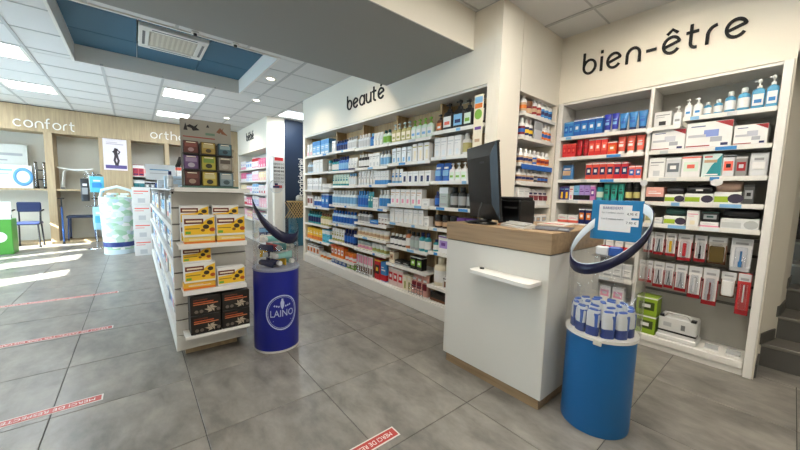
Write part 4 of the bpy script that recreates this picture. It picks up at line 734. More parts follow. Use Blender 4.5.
ls = thing('leaflet_stack', 'thin stack of white leaflets near the back of the counter', 'leaflets', (-1.25, 2.72, 1.2255), .1); ob('sheets', MB().cbox(-.1, .1, -.14, .14, 0, .012, mat('#dad8d2'), .001), ls); ob('print', MB().box(-.08, .08, -.1, -.02, .012, .0126, mat('#b24b42')), ls)

# ================================================================== DRUM DISPLAYS (clear tube cut at a slant with a band along the rim)
def drum(t, r, h, body, rimm, plane, bandc, inner, bw, tube_r, topz, crescent=None):
    ob('drum', MB().lathe([(r*.985, 0), (r, .01), (r, h)], body, 48), t)
    ob('rim_plate', MB().lathe([(r+.008, h), (r+.008, h+.018)], rimm, 48), t)
    n = 56; zt = lambda a, rr: topz+plane[0]*rr*math.cos(a)+plane[1]*rr*math.sin(a)
    A = [2*PI*j/n for j in range(n)]; e = .003
    lo = [(tube_r*math.cos(a), tube_r*math.sin(a), h+.018) for a in A]; hi = [(tube_r*math.cos(a), tube_r*math.sin(a), zt(a, tube_r)) for a in A]
    ob('clear_tube', MB().loft([lo, hi], CLEAR, False, False), t)
    def band(rr, m, nm):
        a_ = [(rr*math.cos(a), rr*math.sin(a), zt(a, rr)-bw) for a in A]; b_ = [(rr*math.cos(a), rr*math.sin(a), zt(a, rr)) for a in A]
        a2 = [((rr+.0015)*math.cos(a), (rr+.0015)*math.sin(a), zt(a, rr)-bw) for a in A]; b2 = [((rr+.0015)*math.cos(a), (rr+.0015)*math.sin(a), zt(a, rr)) for a in A]
        ob(nm, MB().loft([a_, b_, b2, a2, a_], m, False, False), t)
    if crescent is None: band(tube_r+.0012, bandc, 'rim_band')
    else:
        rr = tube_r+.0012; B = [crescent-1.6+3.2*j/40 for j in range(41)]; cw = lambda a: .012+bw*max(0, math.cos((a-crescent)*.98))**.7
        q = [[(r_*math.cos(a), r_*math.sin(a), zt(a, rr)-(cw(a) if lo_ else 0)) for r_, lo_ in ((rr, 1), (rr, 0), (rr+.0015, 0), (rr+.0015, 1))] for a in B]
        ob('rim_band', MB().loft(q, bandc), t)
    if inner: band(tube_r-.003, inner, 'band_lining')
CY = mat('#0a629e', .4, var=.02); NV = mat('#131c50', .35)
bd = thing('drum_display', 'bright blue drum display with clear tube beside the counter', 'display stand', (-.718, 2.295, 0))
drum(bd, .195, .60, CY, LAM, (.37, .84), mat('#10153a', .3), mat('#c9d6df', .4), .062, .208, 1.246)
ob('clip', MB().cbox(.03, .075, -.213, -.203, .585, .618, mat('#d9d6c9'), .003), bd)
hb = MB().cbox(-.145, .145, -.004, .004, 0, .265, mat('#1a78b0', .4), .002); MH = Matrix.Identity(4)
hd = ob('header_board', hb, bd, (-.02, .16, 1.18), .06)
# white price card on the header
ob('price_card', MB().cbox(-.10, .085, -.0055, -.0042, .06, .235, mat('#e9eaec'), .0005).box(.05, .125, -.0068, -.0056, .10, .142, mat('#eceded')).box(.05, .125, -.0068, -.0056, .155, .2, mat('#eceded')), hd)
def bt(txt, size, m, x, z, w_=None): wall_text('lettering', txt, size, mat(m), hd, (x, -.0075, z), 0, w_)
bt('BARIEDERM', .024, '#3a4c90', -.022, .213, .11); bt('La 1 crème mains', .016, '#6a6f7c', -.02, .183, .125); bt('Les 2 crèmes mains', .016, '#6a6f7c', -.02, .142, .125); bt('4,95 €', .022, '#33384a', .088, .178, .055); bt('7,90 €', .022, '#33384a', .086, .121, .055)
# small cream packs filling the drum
rp = random.Random(3); cnt = 0
for ring, (rad, m_) in enumerate(((.152, 12), (.085, 6), (.0, 1))):
    for q in range(m_):
        a = 2*PI*q/m_+ring*.3; x, y = -.718+rad*math.cos(a), 2.295+rad*math.sin(a)
        product('pack', .07, .044, .165+.006*ring, ('#24408a', '#dfe3e6', '#3d62b4'), 0, (x, y, .6185), a+PI/2+rp.uniform(-.2, .2), 'small blue and white cream pack standing in the bright blue drum', 'cream packs in the blue drum', True, 'cream_pack', 'pack')
t = thing('cream_pack', 'blue and white cream tester pack held up inside the clear tube below the header', 'pack', (-.745, 2.40, 1.0)); ob('body', MB().cbox(-.075, .0, -.02, .02, .08, .14, mat('#dfe3e8'), .008).cbox(0, .075, -.02, .02, .08, .145, mat('#2b58ad'), .01), t); ob('holder', MB().cbox(-.09, .09, -.035, .03, .07, .079, CLEARB, .002), t); ob('bracket', MB().box(-.09, .09, .024, .03, -.17, .07, CLEARB), t)
ld = thing('drum_display', 'royal blue drum display printed LAINO beside the gondola', 'display stand', (-3.0, .99, 0))
drum(ld, .198, .74, mat('#16218a', .35, var=.03), mat('#8d94a8', .4), (-.9, -.5), mat('#15193c', .3), None, .085, .195, 1.27, math.radians(-10))
ob('foot_ring', MB().lathe([(.2, 0), (.2, .018)], mat('#c9c9c6'), 48), ld)
# emblem wrapped round the drum
def wrap(me, cz, ang0, r, k):
    for v in me.vertices:
        a = ang0+v.co.x/r; rr = r+k+(.0006 if v.co.y < 0 else 0); v.co = Vector((rr*math.cos(a), rr*math.sin(a), cz+v.co.z))
A0 = math.atan2(-.98, 3.0)+.24; EMB = mat('#b9c4e6', .4)
def wrapped(nm, mb_or, cz, k, lab=None): me = mb_or.mesh(nm) if isinstance(mb_or, MB) else mb_or; wrap(me, cz, A0, .198, k); return ob(nm, me, ld)
el = [(math.cos(2*PI*j/40), math.sin(2*PI*j/40)) for j in range(41)]
mb = MB(); ribbon(mb, [(.135*x, .155*z) for x, z in el], .009, -.0006, 0, EMB); wrapped('emblem_ring', mb, .37, .001)
mb = MB(); ribbon(mb, [(.122*x, .142*z) for x, z in el], .003, -.0006, 0, EMB); wrapped('emblem_ring', mb, .37, .001)
me = textmesh('LAINO', .088, EMB); me.transform(RX90)
xs_ = [v.co.x for v in me.vertices]; me.transform(Matrix.Diagonal((.205/(max(xs_)-min(xs_)), 1, 1, 1))); wrapped('lettering', me, .36, .0012)
mb = MB(); mb.prism([(-.014, .0), (.0, -.028), (.014, .0), (.017, .035), (.009, .055), (.007, .072), (-.007, .072), (-.009, .055), (-.017, .035)], -.0006, 0, EMB)
for s_ in (-1, 1):
    for q in range(3): x = s_*(.03+q*.018); mb.prism([(x-.009, .0+.004*q), (x, .012+.004*q), (x+.009, .002+.004*q), (x, -.008+.004*q)], -.0006, 0, EMB)
wrapped('emblem_bird', mb, .425, .0012)
mb = MB(); mb.box(-.08, .08, -.0006, 0, -.002, .002, EMB); wrapped('emblem_line', mb, .295, .0012)
MX = Matrix.Translation((-.16, .06, 1.49)) @ Matrix.Rotation(PI/2, 4, 'Z') @ Matrix.Rotation(PI/2, 4, 'X')
ob('header_ring', MB().lathe([(.066, -.002), (.066, .002), (.058, .002), (.058, -.002), (.066, -.002)], mat('#cfd4da'), 28, cap=False, M=MX), ld); ob('header_disc', MB().lathe([(.057, -.001), (.057, .001)], CLEARB, 28, M=MX), ld)
ob('header_print', MB().box(-.1555, -.1545, .03, .09, 1.475, 1.495, NV), ld); ob('header_print', MB().box(-.1555, -.1545, .045, .075, 1.50, 1.52, NV), ld)
lt = [('#20284f', .07), ('#2a3566', .0), ('Y', -.05), ('#6fb7b4', .05), ('#8fc6c0', -.09), ('#d5d8d8', .1), ('#27305e', -.02), ('Y', .09), ('#e0dcd0', -.11), ('#5fa9b0', .12), ('#b04048', .02), ('#1c2450', .11), ('#e6e2da', -.03), ('#7fc0bc', .03)]
for k, (c, dx) in enumerate(lt):
    ly = k//4; off = (-.105, -.035, .035, .105)[k % 4]; ang = ly*PI/2+.35; z = .795+.07*ly; px_, py_ = -off*math.sin(ang), off*math.cos(ang)
    u = thing('tester_tube', 'loose %s cream tube heaped in the LAINO drum, piece %s' % ({'Y': 'yellow', '#20284f': 'navy', '#2a3566': 'navy blue', '#27305e': 'dark navy', '#1c2450': 'deep navy', '#6fb7b4': 'teal', '#8fc6c0': 'pale teal', '#5fa9b0': 'blue teal', '#7fc0bc': 'light teal', '#d5d8d8': 'silver', '#e0dcd0': 'cream', '#e6e2da': 'off white', '#b04048': 'red'}[c], ('low at the left', 'low in the middle', 'low at the right', 'low at the back', 'second layer left', 'second layer middle', 'second layer right', 'second layer back', 'third layer left', 'third layer middle', 'third layer right', 'third layer back', 'on top left', 'on top right')[k]), 'tube', (-3.0+px_, .99+py_, z+.002), ang+PI*(k % 2), 'cream tubes in the royal blue drum')
    MQ = Matrix.Scale(1.28, 4) @ Matrix.Rotation(PI/2, 4, 'Y') @ Matrix.Translation((0, 0, -.058))
    ob('body', MB().loft([ell(.02, .02, 0), ell(.021, .02, .04), ell(.024, .010, .10), ell(.026, .003, .13)], c, M=MQ), u); ob('cap', MB().lathe([(.017, -.022), (.018, 0)], W if k % 2 else 'LG', 10, M=MQ), u)
for k, y in enumerate((.9, .955, 1.01)):
    product('box', .045, .03, .13, ('#25366e', 'LB', W) if k < 2 else ('#3b5a94', W, 'LB'), 1, (-3.14, y+.01, .97), PI/2, 'small navy carton on the back shelf of the LAINO tube, %s' % ('left', 'middle', 'right')[k])
ob('back_shelf', MB().cbox(-.19, -.14, -.13, .09, .955, .969, CLEARB, .002), ld)

# ================================================================== GONDOLA
go = thing('gondola', 'white double sided gondola shelf with slatted end panel', 'gondola', (0, 0, 0))
ob('kick', MB().box(-8.1, -3.27, .29, .70, 0, .066, OAKY), go)
ob('base', MB().cbox(-8.2, -3.2, .222, .778, .066, .20, mat('#deddd7', .45), .004), go)
for k in range(9): ob('slat', MB().cbox(-3.215, -3.195, .222, .775, .205+k*.136, .205+k*.136+.124, mat('#d6d4cd', .5), .004), go)
ob('end_backing', MB().box(-3.225, -3.215, .225, .772, .2, 1.42, mat('#77756f')), go)
ob('spine', MB().box(-8.18, -3.23, .485, .515, .2, 1.42, mat('#cfd2d3')), go)
for x in (-8.19, -6.9, -5.65, -4.4): ob('upright', MB().box(x, x+.03, .25, .75, .2, 1.43, mat('#d9dcdd')), go)
ob('end_post', MB().box(-3.26, -3.226, .225, .772, .2, 1.425, mat('#d2d0ca')), go)
GZ = [.205, .52, .83, 1.13]
for z in GZ[1:]:
    for k, (xa, xb) in enumerate(((-8.155, -6.905), (-6.865, -5.655), (-5.615, -4.405), (-4.365, -3.265))):
        shelf_board(go, xa, xb, .235, .484, z, mat('#dfe2e4', .4), lip=.05)
        ob('shelf', MB().box(xa, xb, .516, .765, z-.02, z, mat('#dfe2e4', .4)), go)
ob('top_cap', MB().cbox(-8.2, -3.23, .225, .775, 1.426, 1.44, mat('#dfe2e4', .4), .002), go)
EZ = [(1.44, .235, .745, .33, .04), (1.005, .245, .74, .19, .035), (.626, .265, .735, .18, .035), (.245, .27, .755, .18, .02)]
for (z, y0, y1, dp, lp) in EZ[1:]:
    s_ = ob('end_shelf', MB().cbox(-3.195, -3.195+dp, y0, y1, z-.012, z, LAM, .002), go); ob('price_strip', MB().cbox(-3.195+dp, -3.187+dp, y0, y1, z-lp, z+.004, mat('#f0efeb'), .002), s_)
s_ = ob('end_shelf', MB().cbox(-3.42, -3.02, .232, .775, 1.441, 1.453, LAM, .002), go); ob('price_strip', MB().cbox(-3.02, -3.01, .232, .775, 1.422, 1.456, mat('#e9e8e4'), .002), s_)
ob('tester_hook', MB().box(-3.19, -3.02, .215, .228, 1.405, 1.42, BLACK), go)
# lozenge cartons
def gb(w_, d_, h_, cols, st, x, y, z, lab): product('box', w_, d_, h_, cols, st, (x, y, z+.001), PI/2, lab)
YC = (W, '#6b2a1a', 'Y'); KC = ('#17130f', 'O', W)
for q, (y, nm) in enumerate(((.395, 'left'), (.625, 'right'))):
    product('box', .215, .09, .052, ('#e7c96a', 'O', W), 0, (-3.075, y, 1.006), PI/2, 'lozenge carton lying flat on the upper end shelf, %s' % nm)
    gb(.222, .07, .175, YC, 7, -3.07, y, 1.059, 'yellow and white lozenge carton at front of the upper end shelf, %s' % nm)
    product('box', .205, .05, .15, YC, 7, (-3.155, y-.02, 1.006), PI/2, 'yellow lozenge carton hidden low behind the upper end shelf front, %s' % nm)
    gb(.205, .05, .155, YC, 7, -3.155, y-.02, 1.157, 'yellow lozenge carton standing behind on the upper end shelf, %s' % nm)
product('box', .225, .09, .055, ('#e7b23a', 'O', W), 0, (-3.08, .385, .627), PI/2, 'orange lozenge carton lying flat on the middle end shelf')
gb(.222, .08, .16, YC, 7, -3.08, .39, .683, 'yellow lozenge carton on the flat carton of the middle end shelf')
gb(.205, .06, .13, YC, 7, -3.10, .375, .844, 'topmost yellow lozenge carton on the middle end shelf stack'); gb(.215, .09, .155, YC, 7, -3.08, .62, .627, 'single yellow lozenge carton right on the middle end shelf')
for q, y in enumerate((.42, .648)):
    for z_ in range(2): gb(.222, .16, .158, KC, 8, -3.105, y, .246+z_*.16, 'black carton with orange lines, %s %s of the block of four' % (('lower', 'upper')[z_], ('left', 'right')[q]))
# side shelves, towards the windows
SC = [(W, 'LG', 'SB'), (W, 'SB', 'N'), ('ST', 'R', W), ('LB', W, 'B'), (W, 'CO', 'LG'), ('PB', 'B', W), (W, 'T', 'GR'), ('#3a3f4a', W, 'R'), (W, 'Y', 'GR'), ('#8a5a44', W, 'K')]
SN = ['white and grey', 'white and blue', 'pale and red', 'light blue', 'white and coral', 'pale blue', 'white and teal', 'charcoal', 'white and yellow', 'brown']
for li, z in enumerate(GZ):
    for bi, (xa, xb) in enumerate(((-8.15, -6.91), (-6.86, -5.66), (-5.61, -4.41), (-4.36, -3.27))):
        runs = []
        for q in range(4):
            c = (li*3+bi*5+q*7) % 10; runs.append(('%s %s' % (SN[c], ('carton', 'tall carton', 'wide carton', 'upright carton')[q]), 'box', 1, (.26, .2, .3, .24)[q], (.19, .24, .17, .22)[q], SC[c], (c+q) % 5))
        row(xa, xb, runs, z+.001, 'the %s gondola side shelf, %s section from the end' % (('lowest', 'lower', 'upper', 'highest')[li], ('fourth', 'third', 'second', 'first')[bi]), .245, maxd=.2)
# plaster rack on top of the end
rk = thing('plaster_rack', 'grey counter rack with header picture standing on the gondola end', 'display rack', (-3.2, .49, 1.4535), PI/2)
ob('tray', MB().cbox(-.20, .21, -.13, .06, 0, .018, mat('#4f6f66'), .003), rk); ob('back_board', MB().cbox(-.188, .186, .0, .012, .018, .565, mat('#8d8a80'), .003), rk)
ob('header_line', MB().box(-.17, .06, -.001, 0, .415, .424, mat('#8f3a30')), rk)
ob('header_emblem', MB().prism([(-.15, .50), (-.12, .52), (-.10, .47), (-.05, .48), (-.075, .50), (-.06, .53), (-.11, .49)], -.0012, 0, BLACK).prism([(-.165, .47), (-.15, .53), (-.135, .47)], -.0012, 0, BLACK).prism([(.07, .48), (.1, .52), (.11, .47), (.16, .46), (.12, .5), (.13, .53), (.095, .47)], -.0012, 0, mat('#7a4a2c')).box(-.01, .06, -.0012, 0, .445, .465, mat('#5f7a66')).prism([(-.005, .51), (.01, .535), (.02, .51)], -.0012, 0, BLACK), rk)
for z in (.15, .28): ob('ledge', MB().cbox(-.185, .185, -.075, 0, z-.008, z, mat('#3d3b38'), .002), rk)
for x in (-.062, .062): ob('partition', MB().box(x-.003, x+.003, -.07, 0, .02, .36, mat('#3d3b38')), rk)
PKS = [[('#4a2320', '#7a3a34', '#a65a4e', '#caa'), ('#6b5a2a', '#c9a94a', '#e0cf90', '#5a4a2a'), ('#2b4a58', '#4f7d8c', '#a9c6cc', '#29404a')], [('#5a4a66', '#7a5a94', '#b9a3c9', '#d8cfe0'), ('#9a9a3a', '#d0c84a', '#8ab04a', '#3a3a2a'), ('#8d8a80', '#bdb8aa', '#6b6258', '#d8d2c2')], [('#4a2a2a', '#6e3a38', '#8f5a50', '#c9b09a'), ('#a8923a', '#e3cc5a', '#f0e6a8', '#4a4232'), ('#4f6a78', '#9fb9c2', '#d3dcdc', '#5a7078')]]
CN = [['dark red', 'ochre', 'slate blue'], ['mauve', 'lime yellow', 'grey taupe'], ['deep brown red', 'bright yellow', 'pale blue']]
for r_ in range(3):
    for c_ in range(3):
        z = (.281, .151, .019)[r_]; cc = PKS[r_][c_]; cc = tuple('#'+''.join(ch*2 for ch in q[1:]) if len(q) == 4 else q for q in cc)
        cc = tuple('#'+''.join('%02x' % int(int(q[i:i+2], 16)*.78) for i in (1, 3, 5)) for q in cc); xw = -.124+c_*.124
        product('box', .108, .05, .118 if r_ else .10, cc, 10, (-3.2+.034+(.03 if r_ == 2 else 0), .49+xw, 1.4535+z), PI/2, '%s plaster pack in the %s row of the grey rack' % (CN[r_][c_], ('top', 'middle', 'bottom')[r_]))
PAPER = mat('#f4f6f8', .6); PAPER = PAPER.copy(); PAPER.name = 'thin_paper'
tp = PAPER.node_tree; bs = tp.nodes['Principled BSDF']; tl = tp.nodes.new('ShaderNodeBsdfTranslucent'); tl.inputs[0].default_value = (.9, .93, .95, 1); mxs = tp.nodes.new('ShaderNodeMixShader'); mxs.inputs[0].default_value = .5
outn = [n_ for n_ in tp.nodes if n_.type == 'OUTPUT_MATERIAL'][0]; tp.links.new(bs.outputs[0], mxs.inputs[1]); tp.links.new(tl.outputs[0], mxs.inputs[2]); tp.links.new(mxs.outputs[0], outn.inputs[0])
sg = thing('sign_holder', 'white landscape sheet in a clear stand on top of the gondola', 'sign', (-6.0, .31, 1.4405), PI/2)
ob('foot', MB().cbox(-.17, .17, -.05, .05, 0, .006, CLEARB, .001), sg); ob('clear_post', MB().box(-.02, .02, -.004, .004, .006, .12, CLEARB), sg); ob('sheet', MB().box(-.18, .18, -.0035, -.003, .12, .345, PAPER), sg); ob('print', MB().box(-.13, .1, -.0048, -.004, .26, .275, 'LB').box(-.13, .13, -.0048, -.004, .21, .22, 'LG').box(.09, .14, -.0048, -.004, .15, .19, 'CO'), sg)
for k, (x, y, c, l) in enumerate(((-6.9, .4, 'ST', 'pale box on top of the gondola behind the sheet stand'), (-5.2, .40, 'PB', 'pale blue box on top of the gondola'), (-7.6, .5, W, 'white box at the far end of the gondola top'))): product('box', .2, .16, .16, (c, 'LG', 'GR'), 4, (x, y, 1.4405), PI/2, l)
product('bottle', .06, .06, .2, ('LG', 'W', 'N'), 0, (-4.6, .32, 1.4405), 0, 'silver bottle with navy cap on top of the gondola')

# ================================================================== FLOOR STICKERS
SR = mat('#b8433c', .4); SW = mat('#e4ddd8', .45)
TX = 'MERCI DE RESPECTER UNE DISTANCE DE SÉCURITÉ'
for k, (x, y1, L_, lab) in enumerate(((-1.425, 1.185, .92, 'red floor sticker in the foreground between the drum displays'), (-2.905, -.226, 1.15, 'nearest red floor sticker at the left edge'), (-4.36, -.23, 1.15, 'second red floor sticker at the left, before the sun patches'), (-5.80, -.23, 1.15, 'farthest red floor sticker, close to the sun patches'))):
    t = thing('floor_sticker', lab, 'floor sticker', (x, y1, .0005), group='distance stickers')
    ob('border', MB().box(-.042, .042, -L_, 0, 0, .0012, SW), t); ob('field', MB().box(-.033, .033, -L_+.009, -.009, .0012, .0018, SR), t)
    me = textmesh(TX, .046, mat('#f0e9e6', .45), .0003); xs_ = [v.co.x for v in me.vertices]; me.transform(Matrix.Diagonal(((L_-.08)/(max(xs_)-min(xs_)), 1, 1, 1))); me.transform(Matrix.Rotation(-PI/2, 4, 'Z'))
    ob('lettering', me, t, (0, -L_/2, .0022))

# ================================================================== CONFORT / ORTHO WALL (faces +X)
XC = -11.4; XB = -11.98
cu = thing('wall_cabinet', 'oak built-in display wall with open bays under the confort and ortho signs', 'cabinet', (0, 0, 0))
ob('fascia', MB().box(XB, XC+.05, -4.1, 2.585, 2.68, 3.25, OAKY), cu); ob('shadow_gap', MB().box(XB, XC, -4.1, 2.585, 3.25, 3.268, BLACK), cu)
ob('plinth', MB().box(XB, XC-.03, -4.1, 2.585, 0, .06, OAKY), cu)
for (y0, y1) in ((-4.1, -3.95), (-1.62, -1.48), (-.67, -.03), (.70, .80), (1.75, 1.85), (2.48, 2.585)): ob('upright', MB().box(XB, XC+.03, y0, y1, .06, 2.68, OAKY), cu)
for (y0, y1) in ((-3.95, -1.62), (-1.48, -.67), (-.03, .70), (.80, 1.75), (1.85, 2.48)):
    ob('back_panel', MB().box(XB-.02, XB+.02, y0, y1, .06, 2.68, mat('#cfcdc3', .7, var=.02)), cu); ob('shelf', MB().cbox(XB+.02, XC+.02, y0+.001, y1-.001, 1.305, 1.345, OAKY, .003), cu)
for (y0, y1) in ((-.03, .70), (.80, 1.75), (1.85, 2.48)):
    for z in (.75, 1.75): ob('shelf', MB().cbox(XB+.02, XC, y0+.001, y1-.001, z-.025, z, LAM, .003), cu)
po = thing('poster', 'white poster of a dark runner above a purple strip on the oak panel', 'poster', (-11.365, -.355, 1.87), PI/2)
ob('sheet', MB().box(-.235, .235, -.006, 0, 0, .80, mat('#e6dde2')), po)
PD = mat('#3a3038'); fg = MB(); ob('strip_print', MB().box(-.2, .22, -.0072, -.006, .04, .13, mat('#5a4f86')), po)
fg.lathe([(.035, -.0078), (.035, -.006)], PD, 14, M=Matrix.Translation((.03, 0, .60)) @ Matrix.Rotation(PI/2, 4, 'X') @ Matrix.Diagonal((1, 1.2, 1, 1)))
M0 = None
for pth, wd in (([(.02, .55), (.0, .48), (.02, .36)], .075), ([(.02, .53), (-.05, .47), (.0, .43)], .03), ([(.03, .53), (.09, .48), (.06, .42)], .03), ([(.0, .36), (-.02, .25), (.01, .14)], .045), ([(.03, .36), (.06, .25), (.03, .13)], .045)): ribbon(fg, pth, wd, -.0075, -.006, PD)
ob('runner_print', fg, po); ob('title_print', MB().box(-.17, .17, -.0072, -.006, .66, .68, mat('#b9aeb8')).box(-.17, .05, -.0072, -.006, .70, .715, mat('#b9aeb8')), po)
# upper confort bay
def cbx(y0, y1, z, h, d, cols, st, lab, x=-11.5): product('box', y1-y0, d, h, cols, st, (x-d/2, (y0+y1)/2, z+.001), PI/2, lab)
cbx(-2.42, -1.86, 1.346, .53, .18, ('#dfe3e2', '#5f9bd0', 'LB'), 9, 'white carton with a blue ring picture on the confort shelf', -11.48)
cbx(-2.75, -1.95, 1.346, 1.02, .12, ('#c3c6c0', '#dfe3e0', 'GR'), 4, 'large grey carton standing behind the blue ring carton', -11.72)
def frame_walker(nm, lab, x, y, z, h, wd, dp, c1, c2):
    t = thing(nm, lab, 'walking frame', (x, y, z), PI/2)
    for s_ in (-1, 1):
        ob('side_frame', MB().tube([(s_*wd, -dp, .02), (s_*wd, -dp*.8, h*.95), (s_*wd, -dp*.5, h), (s_*wd, dp*.5, h), (s_*wd, dp*.8, h*.95), (s_*wd, dp, .02)], .014, c1), t)
        ob('grip', MB().tube([(s_*wd, -dp*.4, h), (s_*wd, dp*.4, h)], .022, c2), t)
        for e in (-1, 1): ob('foot', MB().lathe([(.022, 0), (.02, .05)], c2, 10, cx=s_*wd, cy=e*dp), t)
    for q in (.35, .72): ob('crossbar', MB().tube([(-wd, dp*.9, h*q), (wd, dp*.9, h*q)], .012, c2), t)
    return t
frame_walker('walking_frame', 'folded aluminium walking frame with black grips beside the blue ring carton', -11.64, -1.75, 1.346, .62, .07, .12, CHROME, BLACK)
def bath_chair(nm, lab, x, y, z, sw, sd, sh, bh, cs, cl, arms, cat='chair', rz=PI/2, back=True):
    t = thing(nm, lab, cat, (x, y, z), rz)
    ob('seat', MB().cbox(-sw/2, sw/2, -sd/2, sd/2, sh-.06, sh, cs, .02), t)
    for sx in (-1, 1):
        for sy in (-1, 1):
            ob('leg', MB().tube([(sx*sw*.46, sy*sd*.5, .02), (sx*sw*.42, sy*sd*.42, sh-.05)], .016, cl), t); ob('foot', MB().lathe([(.024, 0), (.02, .05)], DARK, 10, cx=sx*sw*.46, cy=sy*sd*.5), t)
    if back:
        ob('backrest', MB().cbox(-sw*.46, sw*.46, sd*.42, sd*.5, sh+.22, sh+bh, cs, .02), t)
        for sx in (-1, 1): ob('back_post', MB().tube([(sx*sw*.4, sd*.47, sh-.03), (sx*sw*.4, sd*.47, sh+.3)], .014, cl), t)
    if arms:
        for sx in (-1, 1): ob('armrest', MB().tube([(sx*sw*.52, -sd*.4, sh-.03), (sx*sw*.54, -sd*.4, sh+.25), (sx*sw*.54, sd*.4, sh+.27)], .018, cl), t)
    return t
NAV = mat('#1d2c56', .5)
bath_chair('commode_chair', 'navy blue commode chair with armrests in the lower confort bay', -11.15, -1.93, .0, .42, .42, .58, .45, NAV, DARK, True)
bath_chair('shower_chair', 'dark blue folding shower seat in the lower bay right of the oak post', -11.66, -1.08, .061, .55, .42, .62, .42, mat('#23304a'), mat('#27457c'), False, back=False)
cr_ = None
for k, y in enumerate((-1.40, -.80)):
    t = thing('crutch', 'blue crutch standing %s in the lower bay right of the oak post' % ('at left' if k == 0 else 'at right'), 'crutch', (-11.33, y, .0), PI/2)
    ob('pole', MB().tube([(0, 0, .03), (0, 0, .92)], .018, mat('#2a5aa0')), t); ob('grip', MB().tube([(0, .0, .92), (0, -.12, .94)], .02, DARK), t); ob('cuff', MB().tube([(-.05, -.02, 1.12), (0, .03, 1.12), (.05, -.02, 1.12)], .015, DARK), t); ob('upper_pole', MB().tube([(0, 0, .92), (0, .02, 1.12)], .014, DARK), t); ob('tip', MB().lathe([(.03, 0), (.022, .06)], DARK, 10), t)
# stool
so = thing('shower_stool', 'white shower stool with curved seat on the shelf right of the oak post', 'stool', (-11.66, -1.13, 1.346), PI/2)
rg = []
for i in range(9): x = -.32+.08*i; z = .50+.05*(abs(x)/.32)**2; rg.append([(x, -.16, z), (x, .16, z), (x, .16, z-.03), (x, -.16, z-.03)])
ob('seat', MB().loft(rg, mat('#eceeea'), smooth=False), so)
for sx in (-1, 1):
    ob('leg_loop', MB().tube([(sx*.26, -.14, .02), (sx*.22, -.12, .42), (sx*.16, -.1, .49), (sx*.16, .1, .49), (sx*.22, .12, .42), (sx*.26, .14, .02)], .018, mat('#e3e6e3')), so)
    for sy in (-1, 1): ob('foot', MB().lathe([(.026, 0), (.022, .05)], mat('#77797a'), 10, cx=sx*.26, cy=sy*.14), so)

# ortho shelves
oc = [('#3a2f2c', 'R', 'K'), ('#2f6f74', W, 'T'), ('#b8404a', W, 'N'), ('#22242a', 'GR', W), (W, 'CO', 'LG'), ('#2b4a88', W, 'LB')]
on_ = ['dark brown', 'teal', 'red', 'black', 'white and coral', 'blue']
for bi, (y0, y1) in enumerate(((-.02, .69), (.82, 1.73))):
    for li, z in enumerate((.75, 1.345, 1.75)):
        runs = [('%s orthopaedic carton' % on_[(bi*2+li+q*2) % 6], 'box', 2, .12, (.3, .26, .22)[q], oc[(bi*2+li+q*2) % 6], (1, 2, 0)[q]) for q in range(3)]
        row(y0, y1, runs, z+.001, 'the %s ortho shelf, %s bay' % (('lowest', 'second', 'top')[li], ('left', 'middle', 'right')[bi]), XC-.02, axis='Y', maxd=.2, name='orthopaedic_box')
kb_ = thing('knee_brace', 'black curved brace standing on the ortho top shelf', 'brace', (-11.68, 1.0, 1.751), PI/2)
ob('sleeve', MB().tube([(.0, 0, .06), (-.02, -.02, .2), (.0, -.05, .32), (.06, -.03, .46), (.10, 0, .6)], .06, mat('#1a1a1c', .8), 12), kb_); ob('strap', MB().lathe([(.068, .26), (.068, .31)], mat('#34353a', .8), 14, cy=-.035), kb_); ob('foot_pad', MB().lathe([(.07, 0), (.062, .06)], mat('#26262a', .8), 14), kb_)
for k in range(4): product('box', .3, .26, .36, (W, 'LG', 'CO'), 4, (-8.8, .10, .001+k*.361), PI/2, 'white shipping carton with small red mark, %s of the stack beside the tall pale bin' % ('lowest', 'second', 'third', 'topmost')[k])
# ---- tall packet bin
tb_ = thing('packet_bin', 'tall pale bin printed with green and white packets', 'display bin', (-9.3, -.30, 0))
def bin_mat():
    m = bpy.data.materials.new('packet_print'); m.use_nodes = True; t = m.node_tree; b = t.nodes['Principled BSDF']
    co = t.nodes.new('ShaderNodeTexCoord'); mp = t.nodes.new('ShaderNodeMapping'); mp.inputs['Scale'].default_value = (4, 4, 6); mp.inputs['Rotation'].default_value = (.6, .5, .3)
    v = t.nodes.new('ShaderNodeTexVoronoi'); v.inputs['Scale'].default_value = 2.8; r = t.nodes.new('ShaderNodeValToRGB'); r.color_ramp.interpolation = 'CONSTANT'
    cs = ['#e9f1ee', '#c3e0cf', '#d7e6ec', '#a9d3b6', '#f0f4f4', '#b4cdd8']; el_ = r.color_ramp.elements
    el_[0].color = srgb(cs[0]); el_[1].color = srgb(cs[1]); el_[1].position = .2
    for k in range(2, 6): e = el_.new(k*.17); e.color = srgb(cs[k])
    t.links.new(co.outputs['Object'], mp.inputs[0]); t.links.new(mp.outputs[0], v.inputs['Vector']); t.links.new(v.outputs['Color'], r.inputs[0]); t.links.new(r.outputs[0], b.inputs['Base Color']); b.inputs['Roughness'].default_value = .35; return m
ob('bin', MB().loft([ell(.26, .26, 0, 28), ell(.27, .27, .28, 28), ell(.31, .31, 1.22, 28)], bin_mat(), True, False), tb_)
ob('base_band', MB().loft([ell(.2665, .2665, .16, 28), ell(.2715, .2715, .26, 28)], mat('#2b3f86'), False, False), tb_); ob('foot', MB().lathe([(.265, 0), (.267, .10)], mat('#d5e6ee'), 28), tb_)
ob('hoop', MB().tube([(0, -.27, 1.2), (.02, -.24, 1.36), (.03, 0, 1.44), (.02, .24, 1.36), (0, .27, 1.2)], .03, mat('#cfe2e8')), tb_)
